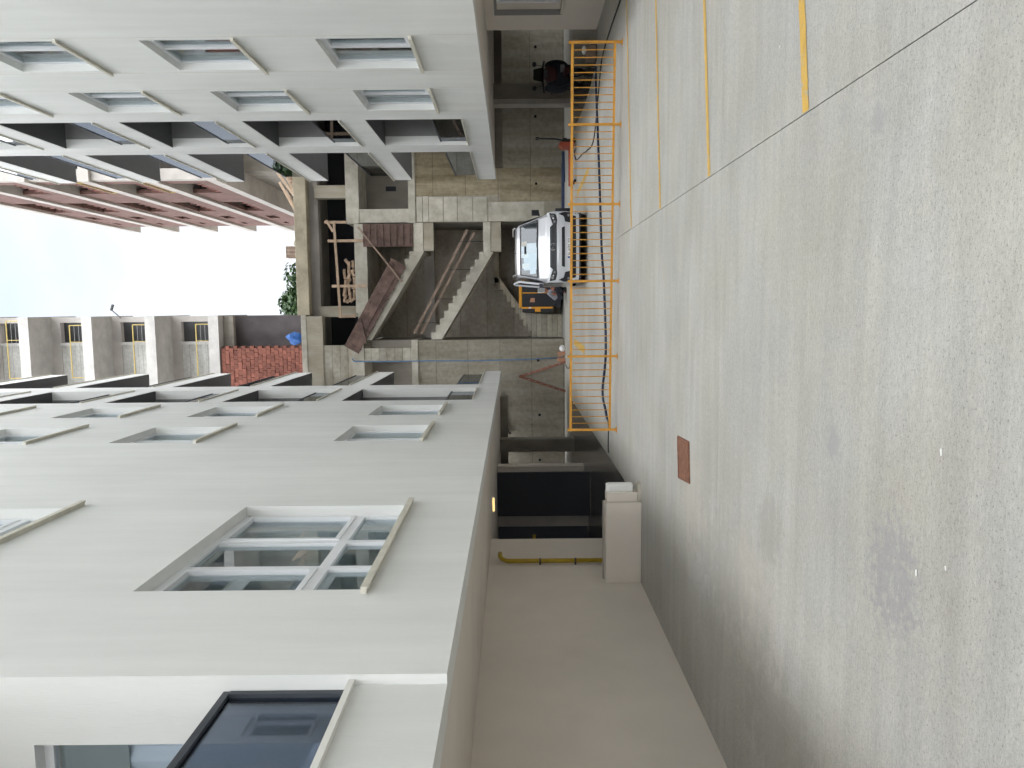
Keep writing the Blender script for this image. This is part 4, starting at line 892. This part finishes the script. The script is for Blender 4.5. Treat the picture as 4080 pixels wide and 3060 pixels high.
to = bpy.data.objects.new('plate_text_curve', tcv); COL.objects.link(to)
dg = bpy.context.evaluated_depsgraph_get(); tm = bpy.data.meshes.new_from_object(to.evaluated_get(dg)); bpy.data.objects.remove(to)
tm.transform(Matrix.Translation((VX-.005, VY-.0235, .483)) @ Matrix.Rotation(math.pi/2, 4, 'X') @ Matrix.Scale(.86, 4, (1, 0, 0)))
tm.materials.clear(); put('plate_text', tm, 'ink', pl)
# mirrors, aerial, roof details, door ajar
V('mirror', MB().obox((1.0, 1.02, 1.345), (.075, .02, 0), (0, .07, 0), (0, 0, .10)).beam((.90, 1.0, 1.24), (1.0, 1.02, 1.26), .05, .05), 'black_plastic', bevel=.02)
V('mirror', MB().obox((-1.12, .80, 1.20), (.07, .03, 0), (0, .06, 0), (0, 0, .10)), 'chrome', bevel=.02)
V('mirror_arm', MB().beam((-.95, .86, 1.20), (-1.06, .82, 1.20), .06, .10), 'dark_alu')
V('aerial', MB().tube([(-.05, 1.72, 1.88), (-.05, 1.78, 1.80)], .01, 5).tube([(-.05, 1.72, 1.88), (-.05, 1.9, 2.02)], .008, 5), 'black_plastic')
dr = V('door', MB().quad((-.935, .86, .36), (-1.0, 1.62, .36), (-1.0, 1.62, 1.14), (-.935, .86, 1.14)).beam((-.95, .92, 1.14), (-.86, 1.32, 1.78), .05, .07).beam((-.86, 1.32, 1.78), (-.92, 1.75, 1.92), .05, .07).beam((-1.0, 1.62, 1.14), (-.93, 1.75, 1.92), .05, .07), 'van_paint')
V('door_glass', MB().quad((-.96, .95, 1.15), (-.99, 1.61, 1.15), (-.925, 1.72, 1.88), (-.865, 1.33, 1.77)), 'black_plastic', dr)
V('roof_rail', MB().tube([(-.66, 1.75, 1.90), (-.66, 2.2, 1.95), (-.66, 4.4, 1.95)], .022, 6), 'van_paint'); V('roof_rail', MB().tube([(.66, 1.75, 1.90), (.66, 2.2, 1.95), (.66, 4.4, 1.95)], .022, 6), 'van_paint')

# ---- motor scooter under the right building
sx, sy = 6.35, 22.2
ms = thing('motor_scooter', (sx, sy, 0), 'dark red and black motor scooter parked in the undercroft at the right', 'motorcycle')
def S(n, m, mt, par=None, **k):
    for i, v in enumerate(m.v): m.v[i] = (v[0]+sx, v[1]+sy, v[2])
    return put(n, m, mt, par or ms, **k)
for y, nm in ((-.55, 'front'), (.70, 'rear')):
    wl = S('wheel', MB().tube([(-.06, y, .26), (-.05, y, .26), (.05, y, .26), (.06, y, .26)], [.22, .26, .26, .22], 20), 'rubber'); S('rim', MB().tube([(-.065, y, .26), (.065, y, .26)], .13, 12), 'dark_alu', wl)
S('front_fender', MB().prism([(-.80, .40), (-.66, .53), (-.45, .55), (-.28, .44), (-.34, .40), (-.5, .48), (-.68, .44)], 0, -.10, .10), 'red_dark', bevel=.02)
S('front_shield', MB().prism([(-.26, .30), (.26, .30), (.33, .62), (.28, .95), (.12, 1.06), (-.12, 1.06), (-.28, .95), (-.33, .62)], 1, -.36, -.22), 'cloth_dark', bevel=.04)
S('nose_panel', MB().prism([(-.16, .72), (.16, .72), (.22, .98), (.1, 1.10), (-.1, 1.10), (-.22, .98)], 1, -.46, -.355), 'red_dark', bevel=.03)
S('headlight', MB().prism([(-.11, .98), (.11, .98), (.14, 1.07), (-.14, 1.07)], 1, -.48, -.455), 'lens')
S('windscreen', MB().prism([(-.2, 1.08), (.2, 1.08), (.14, 1.36), (-.14, 1.36)], 1, -.36, -.352), 'smoke_glass')
hb = S('handlebar', MB().tube([(-.42, -.12, 1.06), (-.2, -.26, 1.10), (.2, -.26, 1.10), (.42, -.12, 1.06)], .028, 8), 'black_plastic')
for s in (-1, 1): S('mirror', MB().tube([(s*.26, -.24, 1.10), (s*.30, -.22, 1.28)], .01, 5).sphere((s*.32, -.22, 1.33), .075, 10, 6, (1, .3, .75)), 'black_plastic', hb, smooth=True)
S('floor_board', B(-.22, .22, -.25, .25, .26, .34), 'black_plastic'); S('rear_body', MB().prism([(.12, .34), (.95, .48), (1.02, .74), (.2, .76)], 0, -.2, .2), 'red_dark', bevel=.03)
S('seat', MB().prism([(.12, .76), (1.0, .75), (1.02, .84), (.6, .88), (.15, .84)], 0, -.16, .16), 'cloth_dark', bevel=.03)
S('leg_cover', MB().sphere((-.30, -.15, .72), .26, 12, 8, (.6, .5, 1.25)).sphere((.30, -.15, .72), .26, 12, 8, (.6, .5, 1.25)), 'cloth_dark', smooth=True)
S('label', B(.06, .26, -.372, -.362, .50, .62), 'side_grey')
# cartons lying in the dark corner beside the fence
bx = thing('carton', (5.9, 17.8, 0), 'small brown carton with a white rag on the ground by the right wall', 'carton')
put('body', B(5.75, 6.05, 18.55, 18.85, .0, .22), 'wood_grey', bx, bevel=.01); put('rag', MB().sphere((5.95, 18.6, .27), .09, 10, 6, (1.2, .8, .6)), 'bag_white', bx, smooth=True)

# ---- pallet jack
pj = thing('pallet_truck', (4.6, 24.2, 0), 'orange-red hand pallet truck with black upright handle on the right', 'pallet truck')
put('fork', B(3.75, 4.95, 24.0, 24.16, .12, .21), 'orange_red', pj, bevel=.01); put('fork', B(3.75, 4.95, 24.40, 24.56, .12, .21), 'orange_red', pj, bevel=.01)
put('body', MB().prism([(4.86, .06), (5.0, .06), (5.02, .50), (4.93, .53), (4.85, .40)], 1, 24.02, 24.54), 'orange_red', pj, bevel=.01)
put('pump', MB().tube([(5.08, 24.28, .12), (5.08, 24.28, .42)], .07, 10).box(4.99, 5.16, 24.2, 24.36, .28, .40), 'black_plastic', pj)
put('wheel', MB().tube([(5.08, 24.18, .09), (5.08, 24.38, .09)], .085, 14), 'rubber', pj)
hd = put('handle', MB().tube([(5.10, 24.28, .40), (5.15, 24.28, .62), (5.165, 24.28, 1.14)], .024, 8), 'black_plastic', pj)
put('grip', MB().tube([(5.165, 24.17, 1.14), (5.165, 24.17, 1.22), (5.165, 24.39, 1.22), (5.165, 24.39, 1.14), (5.165, 24.17, 1.14)], .02, 6), 'black_plastic', hd)
put('roller', MB().tube([(3.85, 24.01, .045), (3.85, 24.15, .045)], .042, 10).tube([(3.85, 24.41, .045), (3.85, 24.55, .045)], .042, 10), 'rubber', pj)
# ---- blue boards along the wall
bb = thing('blue_board', (4.9, 29.2, 0), 'long blue board lying at the foot of the wall beside the van', 'board')
put('board', MB().obox((4.3, 29.15, .075), (1.0, 0, 0), (0, .05, .01), (0, -.01, .045)), 'board_blue', bb); put('board', MB().obox((5.15, 29.05, .06), (.55, 0, .01), (0, .05, 0), (0, 0, .05)), 'board_blue', bb)
# ---- toolbox beside the van
tb = thing('tool_box', (3.1, 27, 0), 'dark tool box with blue and green labels beside the right flank of the van', 'box')
put('body', B(2.95, 3.35, 26.6, 27.0, .001, .50), 'gen_black', tb, bevel=.02); put('label', B(2.97, 3.20, 26.592, 26.599, .36, .48), 'plate_blue', tb); put('label', B(3.0, 3.17, 26.585, 26.591, .33, .40), 'green_label', tb)
put('latch', MB().tube([(3.12, 26.58, .22), (3.12, 26.6, .22)], .04, 10), 'chrome', tb)
# ---- generator in the stairwell
gx0, gx1, gy = -.11, 1.60, 30.05
gn = thing('generator', (.6, gy, 0), 'black and yellow generator standing under the stairs behind the van', 'generator')
put('housing', B(gx0+.12, gx1, gy, gy+.95, .32, 1.62), 'gen_black', gn, bevel=.03)
put('roof', B(gx0+.10, gx1+.02, gy-.02, gy+.97, 1.62, 1.73), 'gen_yellow', gn, bevel=.01)
put('base', B(gx0+.12, gx1, gy-.015, gy+.96, .10, .318), 'gen_black', gn)
put('base_strip', B(.30, .85, gy-.022, gy-.016, .36, .44), 'gen_yellow', gn)
put('corner_post', B(gx0+.06, gx0+.13, gy-.03, gy+.03, .42, 1.618), 'gen_yellow', gn); put('door_strip', B(.54, .58, gy-.012, gy-.001, .45, 1.60), 'gen_yellow', gn)
put('label', B(gx0-.06, gx0+.06, gy-.026, gy-.004, .90, 1.12), 'gen_yellow', gn); put('sticker', B(gx0+.07, gx0+.12, gy-.036, gy-.031, 1.26, 1.36), 'bag_white', gn)
put('side_panel', B(gx0-.08, gx0+.055, gy-.003, gy+.9, .42, 1.60), 'gen_black', gn)
put('handle', MB().prism([(.20, 1.12), (.36, 1.12), (.36, 1.28), (.20, 1.32)], 1, gy-.03, gy-.001), 'brick_pale', gn)
# ---- trestle against the rear wall
tr_ = thing('steel_trestle', (-2.63, 29.2, 0), 'reddish steel A-shaped trestle leaning on the rear wall at the left', 'trestle')
for x in (-2.06, -3.18):
    lg = put('leg', MB().beam((x, 29.0, .005), (-2.63, 29.32, 1.72), .085, .05, up=(0, 1, 0)), 'steel_red', tr_)
    for k in range(1, 7):
        c = Vector((x, 28.97, .005)).lerp(Vector((-2.63, 29.29, 1.72)), k/7.5)
        put('bolt_hole', MB().tube([c, c+Vector((0, .02, 0))], .012, 6), 'bag_white', lg)
put('pivot', MB().tube([(-2.63, 29.24, 1.72), (-2.63, 29.37, 1.72)], .05, 10), 'steel_red', tr_)
# ---- loose bricks, bag
for x, z, a, lab in ((-1.75, .0, .2, 'loose brick standing left of the white bag by the hose end'), (-1.98, .0, -.1, 'loose brick next to the foot of the red trestle')):
    tag(put('loose_brick', MB().obox((x, 29.1, z+.15), (.075*math.cos(a), .02, .075*math.sin(a)), (0, .06, 0), (-.15*math.sin(a)*.6, 0, .148)), 'brick_pale'), lab, 'brick')
tag(put('plastic_bag', MB().sphere((-1.55, 29.05, .12), .14, 12, 8, (.9, .7, .85)), 'bag_white', smooth=True), 'white plastic bag at the foot of the rear wall', 'bag')
for x, y, sx_, lab in ((-.69, 3.54, .05, 'small white cigarette end on the open concrete'), (-1.33, 3.71, .05, 'small white paper scrap near the grey stain on the concrete'), (-1.22, 3.46, .03, 'tiny white paper fleck beside the grey stain'), (1.9, 5.9, .025, 'tiny white fleck between the nearest yellow lines')):
    tag(put('paper_scrap', MB().obox((x, y, .005), (sx_*.32, .003, 0), (-.002, sx_*.09, 0), (0, 0, .002)), 'paper'), lab, 'litter')

# ---- crouching person behind the van
def person():
    p = thing('person', (.45, 28.6, 0), 'person in a grey shirt and dark trousers crouching beside the generator', 'person')
    def skin(name, verts, edges, mt, root=0, par=None, sub=2):
        me = bpy.data.meshes.new(name); me.from_pydata([v[0] for v in verts], edges, []); me.materials.append(MATS[mt])
        o = bpy.data.objects.new(name, me); COL.objects.link(o); o.parent = par or p
        if not par: o.matrix_parent_inverse = Matrix.Translation(-p.location)
        o.modifiers.new('skin', 'SKIN'); me.skin_vertices.new() if not me.skin_vertices else None
        for i, v in enumerate(verts):
            me.skin_vertices[0].data[i].radius = v[1] if isinstance(v[1], tuple) else (v[1], v[1]); me.skin_vertices[0].data[i].use_root = (i == root)
        s = o.modifiers.new('sub', 'SUBSURF'); s.levels = sub; s.render_levels = sub
        return o
    X, Y = .40, 28.6
    v = [((X-.06, Y, .24), (.20, .17)), ((X+.02, Y, .40), (.19, .16)), ((X+.11, Y, .57), (.18, .15)), ((X+.17, Y, .66), (.10, .09)), ((X+.21, Y-.02, .73), (.05, .05)), ((X+.25, Y-.03, .80), (.08, .09)), ((X+.26, Y-.03, .87), (.06, .07)),
         ((X+.16, Y-.17, .60), (.065, .065)), ((X+.28, Y-.24, .46), (.05, .05)), ((X+.42, Y-.22, .50), (.035, .035)), ((X+.49, Y-.22, .52), (.03, .02)),
         ((X+.16, Y+.17, .60), (.065, .065)), ((X+.28, Y+.22, .50), (.05, .05)), ((X+.40, Y+.16, .60), (.035, .035)), ((X+.46, Y+.14, .64), (.03, .02)),
         ((X+.02, Y-.12, .25), (.10, .10)), ((X+.30, Y-.20, .36), (.075, .075)), ((X+.12, Y-.18, .08), (.055, .055)), ((X+.26, Y-.19, .035), (.04, .03)),
         ((X+.02, Y+.12, .25), (.10, .10)), ((X+.30, Y+.20, .36), (.075, .075)), ((X+.12, Y+.18, .08), (.055, .055)), ((X+.26, Y+.19, .035), (.04, .03))]
    e = [(0, 1), (1, 2), (2, 3), (3, 4), (4, 5), (5, 6), (2, 7), (7, 8), (8, 9), (9, 10), (2, 11), (11, 12), (12, 13), (13, 14), (0, 15), (15, 16), (16, 17), (17, 18), (0, 19), (19, 20), (20, 21), (21, 22)]
    b = skin('body', v, e, 'skin')
    sh = [(q[0], (q[1][0]+.018, q[1][1]+.018)) for q in (v[0], v[1], v[2], v[3], v[7], v[8], v[11], v[12])]
    sh[5] = (tuple(Vector(v[7][0]).lerp(Vector(v[8][0]), .75)), (.07, .07)); sh[7] = (tuple(Vector(v[11][0]).lerp(Vector(v[12][0]), .75)), (.07, .07))
    skin('shirt', sh, [(0, 1), (1, 2), (2, 3), (2, 4), (4, 5), (2, 6), (6, 7)], 'shirt')
    tr = [((X-.05, Y, .17), (.19, .17))]+[(q[0], (q[1][0]+.02, q[1][1]+.02)) for q in (v[15], v[16], v[17], v[19], v[20], v[21])]
    skin('trousers', tr, [(0, 1), (1, 2), (2, 3), (0, 4), (4, 5), (5, 6)], 'cloth_dark')
    hr = MB().sphere((X+.235, Y-.02, .855), .098, 14, 9, (.95, 1.0, .9)); put('hair', hr, 'hair', p, smooth=True)
    for s, a, bq in ((-1, v[10][0], 0), (1, v[14][0], 0)):
        for k in range(4):
            q = Vector(a); put('finger', MB().tube([q+Vector((.01, -.02+.014*k, .005)), q+Vector((.05, -.022+.015*k, .004)), q+Vector((.075, -.022+.015*k, -.015))], [.009, .008, .006], 6), 'skin', b, smooth=True)
        put('thumb', MB().tube([Vector(a)+Vector((-.01, -.02*s, .02)), Vector(a)+Vector((.03, -.03*s, .035))], [.010, .008], 6), 'skin', b, smooth=True)
    for k in (18, 22): q = v[k][0]; put('shoe', MB().sphere((q[0]-.03, q[1], .05), .05, 12, 7, (2.3, .95, .95)), 'rubber', p, smooth=True)
person()
tag(put('orange_cloth', MB().sphere((.945, 28.37, .50), .08, 12, 8, (.9, .6, 1.1)), 'gen_yellow', smooth=True), 'small orange cloth held in the hand of the crouching person', 'cloth')
